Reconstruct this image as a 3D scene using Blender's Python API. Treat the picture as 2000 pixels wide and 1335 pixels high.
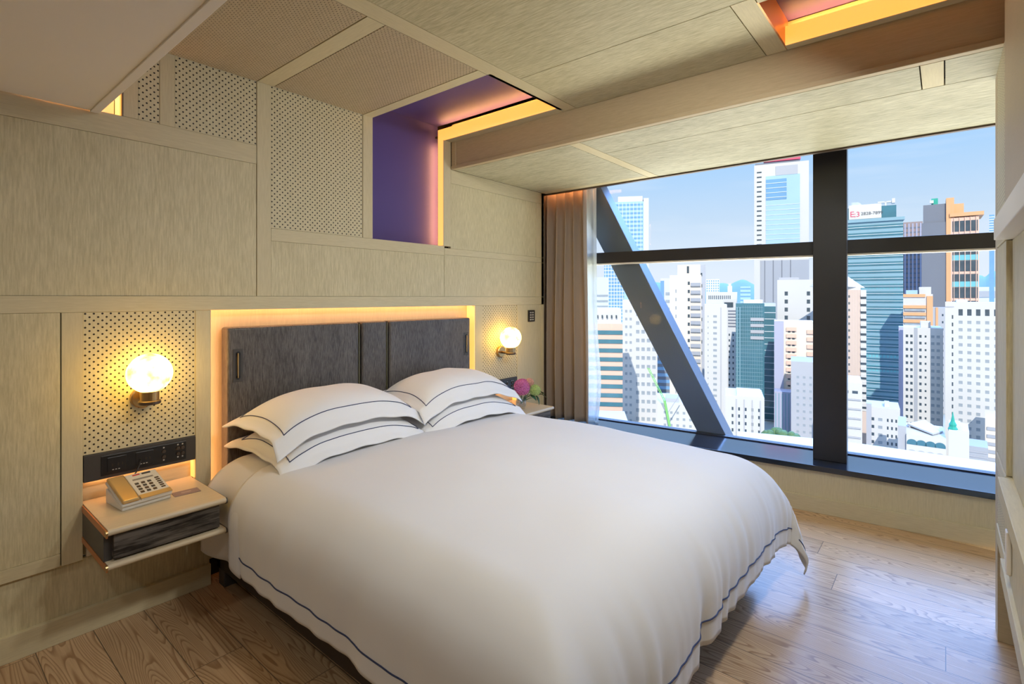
import bpy, bmesh, math, random
from mathutils import Vector, Matrix, noise
random.seed(7)
PI = math.pi
sc = bpy.context.scene
for o in list(bpy.data.objects): bpy.data.objects.remove(o)

# ------------------------------------------------------------------ camera
F, HU, HV = 1013.0, 1000.0, 581.0          # focal length (px of 2000), principal column, horizon row
HEAD = math.radians(39.83)
CX, CY, CZ = 0.0, -2.85, 1.45
cd = bpy.data.cameras.new('camera'); cam = bpy.data.objects.new('camera', cd); sc.collection.objects.link(cam)
cam.location = (CX, CY, CZ); cam.rotation_euler = (PI/2, 0, HEAD - PI/2)
cd.sensor_width = 36; cd.lens = F/2000*36; cd.shift_y = -(667.5-HV)/2000
cd.clip_start = .02; cd.clip_end = 20000
sc.camera = cam
# ------------------------------------------------------------------ view
vs = sc.view_settings
vs.view_transform = 'Standard'; vs.look = 'None'; vs.gamma = 1; vs.use_curve_mapping = False
vs.exposure = 0.6
# ------------------------------------------------------------------ world
W = bpy.data.worlds.new('sky'); sc.world = W; W.use_nodes = True
nt = W.node_tree; nt.nodes.clear()
def wn(t): return nt.nodes.new(t)
tc = wn('ShaderNodeTexCoord'); sp = wn('ShaderNodeSeparateXYZ'); nt.links.new(tc.outputs['Generated'], sp.inputs[0])
rp = wn('ShaderNodeValToRGB'); nt.links.new(sp.outputs['Z'], rp.inputs[0])
SKY = [(0.0, (.56,.60,.66,1)), (.05, (.53,.59,.67,1)), (.14, (.40,.51,.64,1)), (.26, (.26,.44,.67,1)), (.5, (.24,.42,.70,1)), (1.0, (.22,.40,.75,1))]
cr = rp.color_ramp
while len(cr.elements) < len(SKY): cr.elements.new(.5)
for e, (p, c) in zip(cr.elements, SKY): e.position = p; e.color = c
nz = wn('ShaderNodeTexNoise'); nz.inputs['Scale'].default_value = 3; nz.inputs['Detail'].default_value = 5
mp = wn('ShaderNodeMapping'); mp.inputs['Scale'].default_value = (1, 1, 9); nt.links.new(tc.outputs['Generated'], mp.inputs[0]); nt.links.new(mp.outputs[0], nz.inputs[0])
r2 = wn('ShaderNodeValToRGB'); nt.links.new(nz.outputs[0], r2.inputs[0]); r2.color_ramp.elements[0].position = .5; r2.color_ramp.elements[1].position = .85
r2.color_ramp.elements[1].color = (.45,.45,.45,1)
mx = wn('ShaderNodeMixRGB'); nt.links.new(r2.outputs[0], mx.inputs[0]); nt.links.new(rp.outputs[0], mx.inputs[1]); mx.inputs[2].default_value = (.62,.65,.69,1)
bg = wn('ShaderNodeBackground'); bg.inputs[1].default_value = 1.0; nt.links.new(mx.outputs[0], bg.inputs[0])
# bright sky zone added above the view to light the room through the window
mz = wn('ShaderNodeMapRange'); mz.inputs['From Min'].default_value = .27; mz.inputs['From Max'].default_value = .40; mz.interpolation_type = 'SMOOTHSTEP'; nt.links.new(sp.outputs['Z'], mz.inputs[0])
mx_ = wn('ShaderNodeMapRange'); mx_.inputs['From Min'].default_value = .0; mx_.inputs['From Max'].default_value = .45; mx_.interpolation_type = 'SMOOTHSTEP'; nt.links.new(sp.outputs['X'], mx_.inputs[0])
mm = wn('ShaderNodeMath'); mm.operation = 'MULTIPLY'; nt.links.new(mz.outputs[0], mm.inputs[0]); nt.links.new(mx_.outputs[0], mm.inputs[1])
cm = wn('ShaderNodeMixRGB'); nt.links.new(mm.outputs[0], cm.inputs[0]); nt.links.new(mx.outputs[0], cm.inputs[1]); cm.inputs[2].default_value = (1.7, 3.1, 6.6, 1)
# bright glow added below the view to light soffit and ceiling from underneath
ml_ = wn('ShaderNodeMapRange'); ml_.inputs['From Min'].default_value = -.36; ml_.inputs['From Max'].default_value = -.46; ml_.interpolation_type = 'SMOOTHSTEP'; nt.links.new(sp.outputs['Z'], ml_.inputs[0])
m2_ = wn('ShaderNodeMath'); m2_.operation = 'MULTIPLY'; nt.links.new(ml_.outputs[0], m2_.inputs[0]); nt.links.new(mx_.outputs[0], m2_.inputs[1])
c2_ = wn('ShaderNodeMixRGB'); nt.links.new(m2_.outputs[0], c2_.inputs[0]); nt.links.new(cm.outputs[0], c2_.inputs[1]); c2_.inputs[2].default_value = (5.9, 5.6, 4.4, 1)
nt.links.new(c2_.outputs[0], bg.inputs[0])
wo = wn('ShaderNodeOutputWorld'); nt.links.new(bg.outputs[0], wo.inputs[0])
# ------------------------------------------------------------------ sun on the city (comes from behind the hotel)
sd = bpy.data.lights.new('sun', 'SUN'); sun = bpy.data.objects.new('sun', sd); sc.collection.objects.link(sun)
sd.energy = 2.7; sd.angle = .01; sd.color = (1, .95, .86)
sun.rotation_euler = Vector((.80, .30, -.50)).to_track_quat('-Z', 'Y').to_euler()
EXT = 1.0

# ================================================================== helpers
def link(o): sc.collection.objects.link(o); return o
def tag(o, label=None, cat=None, group=None, kind=None):
    if label: o['label'] = label
    if cat: o['category'] = cat
    if group: o['group'] = group
    if kind: o['kind'] = kind
    return o
def empty(name, loc=(0,0,0), rz=0, parent=None):
    o = bpy.data.objects.new(name, None); link(o); o.location = loc; o.rotation_euler = (0,0,rz)
    if parent: o.parent = parent
    return o
class MB:
    def __init__(s): s.v = []; s.f = []; s.uv = None
    def add(s, vs_, fs):
        n = len(s.v); s.v += [tuple(v) for v in vs_]; s.f += [tuple(i+n for i in f) for f in fs]; return s
    def box(s, x0, x1, y0, y1, z0, z1):
        if x0 > x1: x0, x1 = x1, x0
        if y0 > y1: y0, y1 = y1, y0
        if z0 > z1: z0, z1 = z1, z0
        return s.add([(x0,y0,z0),(x1,y0,z0),(x1,y1,z0),(x0,y1,z0),(x0,y0,z1),(x1,y0,z1),(x1,y1,z1),(x0,y1,z1)],
              [(0,3,2,1),(4,5,6,7),(0,1,5,4),(1,2,6,5),(2,3,7,6),(3,0,4,7)])
    def prism(s, pts, vec):                      # polygon (3D points) extruded along vec
        n = len(pts); vec = Vector(vec); a = [Vector(p) for p in pts]; b = [p+vec for p in a]
        return s.add(a+b, [tuple(range(n))[::-1], tuple(range(n, 2*n))] + [(i,(i+1)%n,n+(i+1)%n,n+i) for i in range(n)])
    def grid(s, fn, nu, nv, closed_u=False):
        vs_ = [fn(i/(nu if closed_u else nu), j/nv) for j in range(nv+1) for i in range(nu + (0 if closed_u else 1))]
        w = nu if closed_u else nu+1; fs = []
        for j in range(nv):
            for i in range(nu):
                i2 = (i+1) % w if closed_u else i+1
                fs.append((j*w+i, j*w+i2, (j+1)*w+i2, (j+1)*w+i))
        return s.add(vs_, fs)
    def lathe(s, prof, c, n=32, axis='z', caps=True):   # prof: list of (r, h)
        c = Vector(c); vs_ = []; fs = []
        for r, h in prof:
            for k in range(n):
                a = 2*PI*k/n; p = (r*math.cos(a), r*math.sin(a), h)
                if axis == 'y': p = (p[0], p[2], p[1])
                if axis == 'x': p = (p[2], p[0], p[1])
                vs_.append(c+Vector(p))
        for j in range(len(prof)-1):
            for k in range(n):
                fs.append((j*n+k, j*n+(k+1)%n, (j+1)*n+(k+1)%n, (j+1)*n+k))
        if caps: fs.append(tuple(range(n))[::-1]); fs.append(tuple((len(prof)-1)*n+k for k in range(n)))
        return s.add(vs_, fs)
    def tube(s, pts, r, n=8):
        pts = [Vector(p) for p in pts]; vs_ = []; fs = []; m = len(pts)
        for i, p in enumerate(pts):
            t = (pts[min(i+1, m-1)]-pts[max(i-1, 0)])
            if t.length < 1e-9: t = Vector((0,0,1))
            t.normalize(); a = t.cross(Vector((0,0,1)));
            if a.length < .05: a = t.cross(Vector((0,1,0)))
            a.normalize(); b = t.cross(a)
            for k in range(n):
                g = 2*PI*k/n; vs_.append(p+a*r*math.cos(g)+b*r*math.sin(g))
        for i in range(m-1):
            for k in range(n): fs.append((i*n+k, i*n+(k+1)%n, (i+1)*n+(k+1)%n, (i+1)*n+k))
        fs.append(tuple(range(n))[::-1]); fs.append(tuple((m-1)*n+k for k in range(n)))
        return s.add(vs_, fs)
    def ball(s, c, r, nu=24, nv=14, sx=1, sy=1, sz=1):
        c = Vector(c)
        return s.grid(lambda u, v: c+Vector((sx*r*math.cos(2*PI*u)*math.sin(PI*v), sy*r*math.sin(2*PI*u)*math.sin(PI*v), sz*r*math.cos(PI*v))), nu, nv, True)
    def xf(s, M, start=0):
        for i in range(start, len(s.v)): s.v[i] = tuple(M @ Vector(s.v[i]))
        return s
    def build(s, name, mat, parent=None, local=False, bevel=0, smooth=False, solid=0, seg=2):
        off = Vector((0,0,0)) if (parent is None or local) else wloc(parent)
        me = bpy.data.meshes.new(name)
        me.from_pydata([tuple(Vector(v)-off) for v in s.v], [], s.f)
        me.validate(); me.update()
        bm = bmesh.new(); bm.from_mesh(me); bmesh.ops.recalc_face_normals(bm, faces=bm.faces); bm.to_mesh(me); bm.free()
        if mat: me.materials.append(mat)
        o = bpy.data.objects.new(name, me); link(o)
        if parent: o.parent = parent
        if smooth: me.polygons.foreach_set('use_smooth', [True]*len(me.polygons))
        if solid:
            m = o.modifiers.new('s', 'SOLIDIFY'); m.thickness = solid; m.offset = 0
        if bevel:
            m = o.modifiers.new('b', 'BEVEL'); m.width = bevel; m.segments = seg; m.limit_method = 'ANGLE'
        return o
def wloc(o):
    v = Vector((0,0,0))
    while o: v += Vector(o.location); o = o.parent
    return v
def B(*a): return MB().box(*a)
def copy_tree(o, parent=None):
    c = o.copy(); link(c); c.parent = parent
    for ch in list(o.children): copy_tree(ch, c)
    return c
def ray(u):                                       # horizontal direction per unit depth
    t = (u-HU)/F
    return Vector((math.cos(HEAD)+t*math.sin(HEAD), math.sin(HEAD)-t*math.cos(HEAD)))

# ================================================================== materials
def newmat(name):
    m = bpy.data.materials.new(name); m.use_nodes = True
    return m, m.node_tree, m.node_tree.nodes['Principled BSDF']
def plain(name, col, rough=.5, metal=0, spec=.5, noise_amt=.06, scale=8, bump=0, bscale=200, coat=0, sheen=0):
    m, t, b = newmat(name)
    b.inputs['Roughness'].default_value = rough; b.inputs['Metallic'].default_value = metal
    b.inputs['Specular IOR Level'].default_value = spec
    b.inputs['Coat Weight'].default_value = coat; b.inputs['Sheen Weight'].default_value = sheen
    tc = t.nodes.new('ShaderNodeTexCoord'); n = t.nodes.new('ShaderNodeTexNoise'); n.inputs['Scale'].default_value = scale
    n.inputs['Detail'].default_value = 4
    t.links.new(tc.outputs['Object'], n.inputs[0])
    mx = t.nodes.new('ShaderNodeMixRGB'); t.links.new(n.outputs[0], mx.inputs[0])
    mx.inputs[1].default_value = tuple(c*(1-noise_amt) for c in col)+(1,); mx.inputs[2].default_value = tuple(min(1, c*(1+noise_amt)) for c in col)+(1,)
    t.links.new(mx.outputs[0], b.inputs['Base Color'])
    if bump:
        n2 = t.nodes.new('ShaderNodeTexNoise'); n2.inputs['Scale'].default_value = bscale; t.links.new(tc.outputs['Object'], n2.inputs[0])
        bp = t.nodes.new('ShaderNodeBump'); bp.inputs['Strength'].default_value = bump; bp.inputs['Distance'].default_value = .002
        t.links.new(n2.outputs[0], bp.inputs['Height']); t.links.new(bp.outputs[0], b.inputs['Normal'])
    return m
def emis(name, col, strength, veins=None):
    m, t, b = newmat(name)
    b.inputs['Base Color'].default_value = (.8,.7,.5,1)
    b.inputs['Emission Color'].default_value = col+(1,); b.inputs['Emission Strength'].default_value = strength
    if veins:
        tc = t.nodes.new('ShaderNodeTexCoord'); n = t.nodes.new('ShaderNodeTexNoise'); n.inputs['Scale'].default_value = 16; n.inputs['Detail'].default_value = 6
        t.links.new(tc.outputs['Object'], n.inputs[0])
        r = t.nodes.new('ShaderNodeValToRGB'); t.links.new(n.outputs[0], r.inputs[0])
        r.color_ramp.elements[0].position = .30; r.color_ramp.elements[0].color = veins+(1,)
        r.color_ramp.elements[1].position = .66; r.color_ramp.elements[1].color = col+(1,)
        t.links.new(r.outputs[0], b.inputs['Emission Color'])
    return m
def wood(name, light, dark, axis='z', fine=150, coarse=9, rough=.5, perf=None, contrast=1.0, bump=.12, spec=.4, hole=(.02,.014,.01)):
    m, t, b = newmat(name)
    N = t.nodes.new; L = t.links.new
    tc = N('ShaderNodeTexCoord'); oi = N('ShaderNodeObjectInfo')
    off = N('ShaderNodeVectorMath'); off.operation = 'ADD'; L(tc.outputs['Object'], off.inputs[0])
    cmb = N('ShaderNodeMath'); cmb.operation = 'MULTIPLY'; cmb.inputs[1].default_value = 13.0; L(oi.outputs['Random'], cmb.inputs[0]); L(cmb.outputs[0], off.inputs[1])
    def nz(a, lo, det):
        mp = N('ShaderNodeMapping'); s = [a, a, a]; s['xyz'.index(axis)] = lo; mp.inputs['Scale'].default_value = s
        L(off.outputs[0], mp.inputs[0]); n = N('ShaderNodeTexNoise'); n.inputs['Scale'].default_value = 1; n.inputs['Detail'].default_value = det
        n.inputs['Roughness'].default_value = .65
        L(mp.outputs[0], n.inputs[0]); return n
    n1 = nz(fine, fine*.09, 5); n2 = nz(coarse, coarse*.2, 3)
    a = N('ShaderNodeMath'); a.operation = 'MULTIPLY_ADD'; a.inputs[1].default_value = .80; L(n1.outputs[0], a.inputs[0])
    q = N('ShaderNodeMath'); q.operation = 'MULTIPLY'; q.inputs[1].default_value = .20; L(n2.outputs[0], q.inputs[0]); L(q.outputs[0], a.inputs[2])
    r = N('ShaderNodeValToRGB'); L(a.outputs[0], r.inputs[0])
    h = .14/contrast
    r.color_ramp.elements[0].position = .5-h; r.color_ramp.elements[0].color = dark+(1,)
    r.color_ramp.elements[1].position = .5+h; r.color_ramp.elements[1].color = light+(1,)
    col = r.outputs[0]
    if perf:
        ax, s, rad = perf
        sx = N('ShaderNodeSeparateXYZ'); L(tc.outputs['Object'], sx.inputs[0]); cb = N('ShaderNodeCombineXYZ')
        L(sx.outputs[ax[0].upper()], cb.inputs[0]); L(sx.outputs[ax[1].upper()], cb.inputs[1])
        sc_ = N('ShaderNodeVectorMath'); sc_.operation = 'SCALE'; sc_.inputs['Scale'].default_value = 1/s; L(cb.outputs[0], sc_.inputs[0])
        def dist(o):
            ad = N('ShaderNodeVectorMath'); ad.operation = 'ADD'; ad.inputs[1].default_value = (o, o, 0); L(sc_.outputs[0], ad.inputs[0])
            fr = N('ShaderNodeVectorMath'); fr.operation = 'FRACTION'; L(ad.outputs[0], fr.inputs[0])
            sb = N('ShaderNodeVectorMath'); sb.operation = 'SUBTRACT'; sb.inputs[1].default_value = (.5,.5,0); L(fr.outputs[0], sb.inputs[0])
            ln = N('ShaderNodeVectorMath'); ln.operation = 'LENGTH'; L(sb.outputs[0], ln.inputs[0]); return ln.outputs['Value']
        mn = N('ShaderNodeMath'); mn.operation = 'MINIMUM'; L(dist(0), mn.inputs[0]); L(dist(.5), mn.inputs[1])
        lt = N('ShaderNodeMath'); lt.operation = 'LESS_THAN'; lt.inputs[1].default_value = rad/s; L(mn.outputs[0], lt.inputs[0])
        mx = N('ShaderNodeMixRGB'); L(lt.outputs[0], mx.inputs[0]); L(col, mx.inputs[1]); mx.inputs[2].default_value = hole+(1,)
        col = mx.outputs[0]
    L(col, b.inputs['Base Color'])
    b.inputs['Roughness'].default_value = rough; b.inputs['Specular IOR Level'].default_value = spec
    if bump:
        bp = N('ShaderNodeBump'); bp.inputs['Strength'].default_value = bump; bp.inputs['Distance'].default_value = .001
        L(n1.outputs[0], bp.inputs['Height']); L(bp.outputs[0], b.inputs['Normal'])
    return m
OL, OD = (.70,.615,.395), (.52,.45,.27)       # limed oak veneer
M = {}
M['veneer_z'] = wood('oak_veneer_upright', OL, OD, 'z')
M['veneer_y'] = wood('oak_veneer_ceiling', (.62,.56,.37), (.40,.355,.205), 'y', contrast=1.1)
M['veneer_x'] = wood('oak_veneer_lengthwise', OL, OD, 'x')
SL, SD = (.67,.585,.375), (.58,.50,.315)
M['solid_z'] = wood('oak_solid_upright', SL, SD, 'z', contrast=.8, bump=.05)
M['solid_x'] = wood('oak_solid_lengthwise', SL, SD, 'x', contrast=.8, bump=.05)
M['solid_y'] = wood('oak_solid_crosswise', SL, SD, 'y', contrast=.8, bump=.05)
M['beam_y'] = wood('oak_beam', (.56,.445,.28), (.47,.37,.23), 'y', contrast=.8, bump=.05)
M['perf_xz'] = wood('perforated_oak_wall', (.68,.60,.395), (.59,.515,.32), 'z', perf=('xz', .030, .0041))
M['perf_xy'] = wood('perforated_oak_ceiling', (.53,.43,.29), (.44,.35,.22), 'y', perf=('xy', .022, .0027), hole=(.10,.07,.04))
M['dark_wood'] = wood('dark_stained_oak', (.155,.14,.13), (.042,.036,.034), 'z', fine=260, contrast=1.1, rough=.42, spec=.5)
M['dark_wood_x'] = wood('dark_cerused_oak', (.14,.12,.10), (.012,.009,.007), 'x', fine=45, coarse=14, contrast=1.7, rough=.45)
M['gap'] = plain('shadow_gap', (.05,.04,.03), .9)
M['white_paint'] = plain('warm_white_paint', (.84,.79,.71), .6, noise_amt=.01)
M['trim_white'] = plain('trim_white', (.84,.79,.71), .45, noise_amt=.01)
M['purple'] = plain('purple_lacquer', (.085,.062,.24), .55, spec=.35, noise_amt=.03)
M['led'] = emis('warm_light_diffuser', (1, .37, .045), .92)
M['led_hot'] = emis('warm_light_strip', (1, .47, .20), 12)
M['led_soft'] = emis('warm_light_strip_soft', (1, .42, .14), 24)
M['led_cove'] = emis('cove_light_strip', (1, .48, .14), 36)
M['linen'] = plain('white_linen', (.72,.71,.705), .75, spec=.25, noise_amt=.01, bump=.05, bscale=500, sheen=.2)
M['linen2'] = plain('white_pillow_cotton', (.83,.82,.81), .75, spec=.25, noise_amt=.01, bump=.05, bscale=500, sheen=.2)
M['piping'] = plain('navy_piping', (.02,.035,.11), .6)
M['metal_dark'] = plain('dark_window_metal', (.022,.022,.025), .38, metal=0, spec=.6, noise_amt=.1)
M['brace'] = plain('blue_grey_painted_steel', (.16,.20,.26), .38, metal=.55, spec=.6)
M['sill'] = plain('dark_sill_stone', (.012,.018,.032), .12, spec=1.0, noise_amt=.15)
M['brass'] = plain('aged_brass', (.50,.33,.15), .3, metal=1)
M['olive'] = plain('olive_groove_edge', (.13,.12,.06), .4)
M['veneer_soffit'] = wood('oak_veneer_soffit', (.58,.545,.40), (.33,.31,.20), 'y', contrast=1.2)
M['bed_dark'] = plain('very_dark_brown_leather', (.022,.015,.014), .5)
M['bronze'] = plain('dark_bronze', (.12,.085,.065), .38, metal=.8)
M['black'] = plain('black_plastic', (.012,.012,.014), .3)
M['charcoal'] = plain('charcoal_panel', (.055,.050,.048), .4)
M['grey_ink'] = plain('pale_marking', (.55,.52,.48), .5)
M['shelf'] = wood('pale_shelf_veneer', (.66,.55,.38), (.60,.49,.33), 'x', contrast=.7, bump=.02, rough=.35)
M['copper'] = plain('copper_edge', (.62,.25,.10), .35, metal=.7)
M['drape'] = plain('taupe_drape', (.37,.295,.235), .85, spec=.2, noise_amt=.05, bump=.15, bscale=700, sheen=.3)
M['phone_gold'] = plain('champagne_gold_plastic', (.62,.43,.20), .28, metal=.6)
M['phone_white'] = plain('pale_phone_shell', (.72,.68,.62), .4)
M['card'] = plain('mauve_card', (.27,.20,.21), .5)
M['red'] = plain('red_mark', (.55,.03,.03), .5)
def glassy(name, tint=(.97,.99,1), refl=.06, fres=.18):
    m = bpy.data.materials.new(name); m.use_nodes = True; t = m.node_tree; t.nodes.clear()
    tr = t.nodes.new('ShaderNodeBsdfTransparent'); tr.inputs[0].default_value = tint+(1,)
    gl = t.nodes.new('ShaderNodeBsdfGlossy'); gl.inputs['Roughness'].default_value = .01
    mx = t.nodes.new('ShaderNodeMixShader')
    lw = t.nodes.new('ShaderNodeLayerWeight'); lw.inputs[0].default_value = .2
    ml = t.nodes.new('ShaderNodeMath'); ml.operation = 'MULTIPLY_ADD'; ml.inputs[1].default_value = fres; ml.inputs[2].default_value = refl
    t.links.new(lw.outputs['Fresnel'], ml.inputs[0]); t.links.new(ml.outputs[0], mx.inputs[0])
    t.links.new(tr.outputs[0], mx.inputs[1]); t.links.new(gl.outputs[0], mx.inputs[2])
    o = t.nodes.new('ShaderNodeOutputMaterial'); t.links.new(mx.outputs[0], o.inputs[0]); return m
M['glass'] = glassy('window_glass', (.985,.995,1), .004, .05)
M['vase_glass'] = glassy('clear_vase_glass', (.90,.93,.95), .12)
def sheer():
    m = bpy.data.materials.new('sheer_voile'); m.use_nodes = True; t = m.node_tree; t.nodes.clear()
    tr = t.nodes.new('ShaderNodeBsdfTransparent'); df = t.nodes.new('ShaderNodeBsdfDiffuse'); df.inputs[0].default_value = (.75,.78,.76,1)
    tl = t.nodes.new('ShaderNodeBsdfTranslucent'); tl.inputs[0].default_value = (.7,.76,.76,1)
    a = t.nodes.new('ShaderNodeMixShader'); a.inputs[0].default_value = .5; t.links.new(df.outputs[0], a.inputs[1]); t.links.new(tl.outputs[0], a.inputs[2])
    b = t.nodes.new('ShaderNodeMixShader'); b.inputs[0].default_value = .55; t.links.new(tr.outputs[0], b.inputs[1]); t.links.new(a.outputs[0], b.inputs[2])
    o = t.nodes.new('ShaderNodeOutputMaterial'); t.links.new(b.outputs[0], o.inputs[0]); return m
M['sheer'] = sheer()
def floor_mat():
    m, t, b = newmat('pale_pine_planks'); N = t.nodes.new; L = t.links.new
    def math_(op, a=None, c=None, d=None):
        n = N('ShaderNodeMath'); n.operation = op
        for i, x in enumerate((a, c, d)):
            if x is None: continue
            if isinstance(x, (int, float)): n.inputs[i].default_value = x
            else: L(x, n.inputs[i])
        return n.outputs[0]
    tc = N('ShaderNodeTexCoord'); s = N('ShaderNodeSeparateXYZ'); L(tc.outputs['Object'], s.inputs[0])
    wv, ln = .187, 1.75
    px = math_('DIVIDE', math_('ADD', s.outputs['X'], 4.675-.006), wv); ix = math_('FLOOR', px); fx = math_('FRACT', px)
    wn1 = N('ShaderNodeTexWhiteNoise'); wn1.noise_dimensions = '1D'; L(ix, wn1.inputs['W'])
    py = math_('ADD', math_('DIVIDE', s.outputs['Y'], ln), math_('MULTIPLY', wn1.outputs['Value'], 7)); iy = math_('FLOOR', py); fy = math_('FRACT', py)
    cb = N('ShaderNodeCombineXYZ'); L(ix, cb.inputs[0]); L(iy, cb.inputs[1])
    wn2 = N('ShaderNodeTexWhiteNoise'); wn2.noise_dimensions = '3D'; L(cb.outputs[0], wn2.inputs['Vector'])
    rnd = wn2.outputs['Value']
    # cathedral figure: contour lines of a stretched noise
    cc = N('ShaderNodeCombineXYZ'); L(math_('ADD', math_('MULTIPLY', s.outputs['X'], 7), math_('MULTIPLY', rnd, 60)), cc.inputs[0])
    L(math_('ADD', math_('MULTIPLY', s.outputs['Y'], .62), math_('MULTIPLY', rnd, 31)), cc.inputs[1])
    n = N('ShaderNodeTexNoise'); n.inputs['Scale'].default_value = 1; n.inputs['Detail'].default_value = 1.5; n.inputs['Roughness'].default_value = .45; L(cc.outputs[0], n.inputs[0])
    fr = math_('FRACT', math_('MULTIPLY', n.outputs[0], 48))
    r = N('ShaderNodeValToRGB'); L(fr, r.inputs[0]); e = r.color_ramp.elements
    e[0].position = 0; e[0].color = (1,1,1,1); e[1].position = 1; e[1].color = (1,1,1,1)
    x = e.new(.55); x.color = (.9,.9,.9,1); x = e.new(.86); x.color = (.35,.35,.35,1); x = e.new(.93); x.color = (.35,.35,.35,1)
    c2 = N('ShaderNodeCombineXYZ'); L(math_('MULTIPLY', s.outputs['X'], 160), c2.inputs[0]); L(math_('ADD', math_('MULTIPLY', s.outputs['Y'], 5), math_('MULTIPLY', rnd, 50)), c2.inputs[1])
    n2 = N('ShaderNodeTexNoise'); n2.inputs['Scale'].default_value = 1; n2.inputs['Detail'].default_value = 3; L(c2.outputs[0], n2.inputs[0])
    f = math_('MULTIPLY', r.outputs[0], math_('MULTIPLY_ADD', n2.outputs[0], .7, .62))
    mx = N('ShaderNodeMixRGB'); L(f, mx.inputs[0]); mx.inputs[1].default_value = (.22,.095,.03,1); mx.inputs[2].default_value = (.60,.405,.23,1)
    hs = N('ShaderNodeHueSaturation'); L(mx.outputs[0], hs.inputs['Color']); L(math_('MULTIPLY_ADD', rnd, .35, .82), hs.inputs['Value'])
    seam = math_('MAXIMUM', math_('LESS_THAN', math_('MINIMUM', fx, math_('SUBTRACT', 1, fx)), .009), math_('LESS_THAN', math_('MINIMUM', fy, math_('SUBTRACT', 1, fy)), .0009))
    m2 = N('ShaderNodeMixRGB'); L(seam, m2.inputs[0]); L(hs.outputs[0], m2.inputs[1]); m2.inputs[2].default_value = (.13,.085,.05,1)
    L(m2.outputs[0], b.inputs['Base Color']); b.inputs['Roughness'].default_value = .30; b.inputs['Specular IOR Level'].default_value = .42
    bp = N('ShaderNodeBump'); bp.inputs['Strength'].default_value = .15; bp.inputs['Distance'].default_value = .001; L(f, bp.inputs['Height']); L(bp.outputs[0], b.inputs['Normal'])
    return m
M['floor'] = floor_mat()

# ================================================================== room shell
def struct(o): o['kind'] = 'structure'; return o
struct(B(-2.4, 4.05, -4.7, .12, -.12, 0).build('floor', M['floor']))
# back wall (behind the bed), face at y = 0, built as framed panels with shadow gaps
wall = struct(empty('wall_back', (0, 0, 0)))
ZR0, ZR1 = 1.387, 1.458
bk = MB()
bk.box(-2.4, .36, .03, .20, .321, 2.9); bk.box(.36, .68, .09, .20, 2.1, 2.9); bk.box(.36, .53, .03, .20, .321, 2.1)
bk.box(.53, 1.0, .06, .20, .321, 1.39); bk.box(1.0, 1.04, .10, .2, .321, 1.39); bk.box(1.04, 2.963, .10, .20, 0, 1.39); bk.box(2.963, 3.05, .03, .2, .321, 1.39)
bk.box(3.05, 3.487, .06, .2, .321, 1.39); bk.box(3.487, 3.87, .03, .2, .321, 1.39)
bk.box(.68, 2.0, .03, .2, 1.44, 2.9); bk.box(.53, .68, .03, .2, 1.44, 2.1); bk.box(2.0, 2.63, .03, .2, 1.44, 1.82); bk.box(2.63, 3.87, .03, .2, 1.44, 1.83); bk.box(2.668, 3.87, .03, .2, 1.83, 2.7)
bk.box(.53, 1.0, .03, .2, 1.387, 1.44); bk.box(2.963, 3.87, .03, .2, 1.387, 1.44); bk.box(1.0, 2.963, .11, .2, 1.38, 1.44)
bk.box(2.0, 2.67, .13, .2, 1.8, 2.9)
bk.build('backing', M['gap'], wall)
B(-2.6, 4.0, .20, .32, -.12, 3.1).build('slab', M['gap'], wall)
def P(x0, x1, z0, z1, mat, name='veneer_panel', y=0.0, th=.03, g=.0005):
    return B(x0+g, x1-g, y, y+th, z0+g, z1-g).build(name, M[mat], wall, bevel=.0008, seg=1)
S = lambda *a, **k: P(*a, name='frame_board', **k)
# upper zone
P(-2.4, 1.266, ZR1, 2.17, 'veneer_z', y=.002)
S(-2.4, 1.266, 2.17, 2.27, 'solid_x')
S(.674, .7315, 2.27, 2.7, 'solid_z'); S(.8165, .88, 2.27, 2.7, 'solid_z')
P(.7315, .8165, 2.27, 2.7, 'perf_xz', 'perforated_panel', y=.002); P(.88, 1.266, 2.27, 2.7, 'perf_xz', 'perforated_panel', y=.002)
S(1.268, 1.345, ZR1, 2.7, 'solid_z')
P(1.345, 1.930, 1.833, 2.7, 'perf_xz', 'perforated_panel', y=.002)
S(1.932, 2.006, 1.833, 2.7, 'solid_z')
S(1.345, 2.634, 1.763, 1.833, 'solid_x')
P(1.345, 2.634, ZR1, 1.763, 'veneer_z', y=.002)
S(2.625, 2.70, 1.833, 2.7, 'solid_z')
S(2.70, 3.876, 2.31, 2.412, 'solid_x'); P(2.70, 3.76, 1.819, 2.31, 'veneer_z', y=.002); S(3.76, 3.876, 1.819, 2.31, 'solid_z')
S(2.636, 3.876, 1.77, 1.819, 'solid_x'); P(2.636, 3.76, ZR1, 1.77, 'veneer_z', y=.002); S(3.76, 3.876, ZR1, 1.77, 'solid_z')
# rail above the headboard
S(-2.4, 3.876, ZR0, ZR1, 'solid_x')
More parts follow.
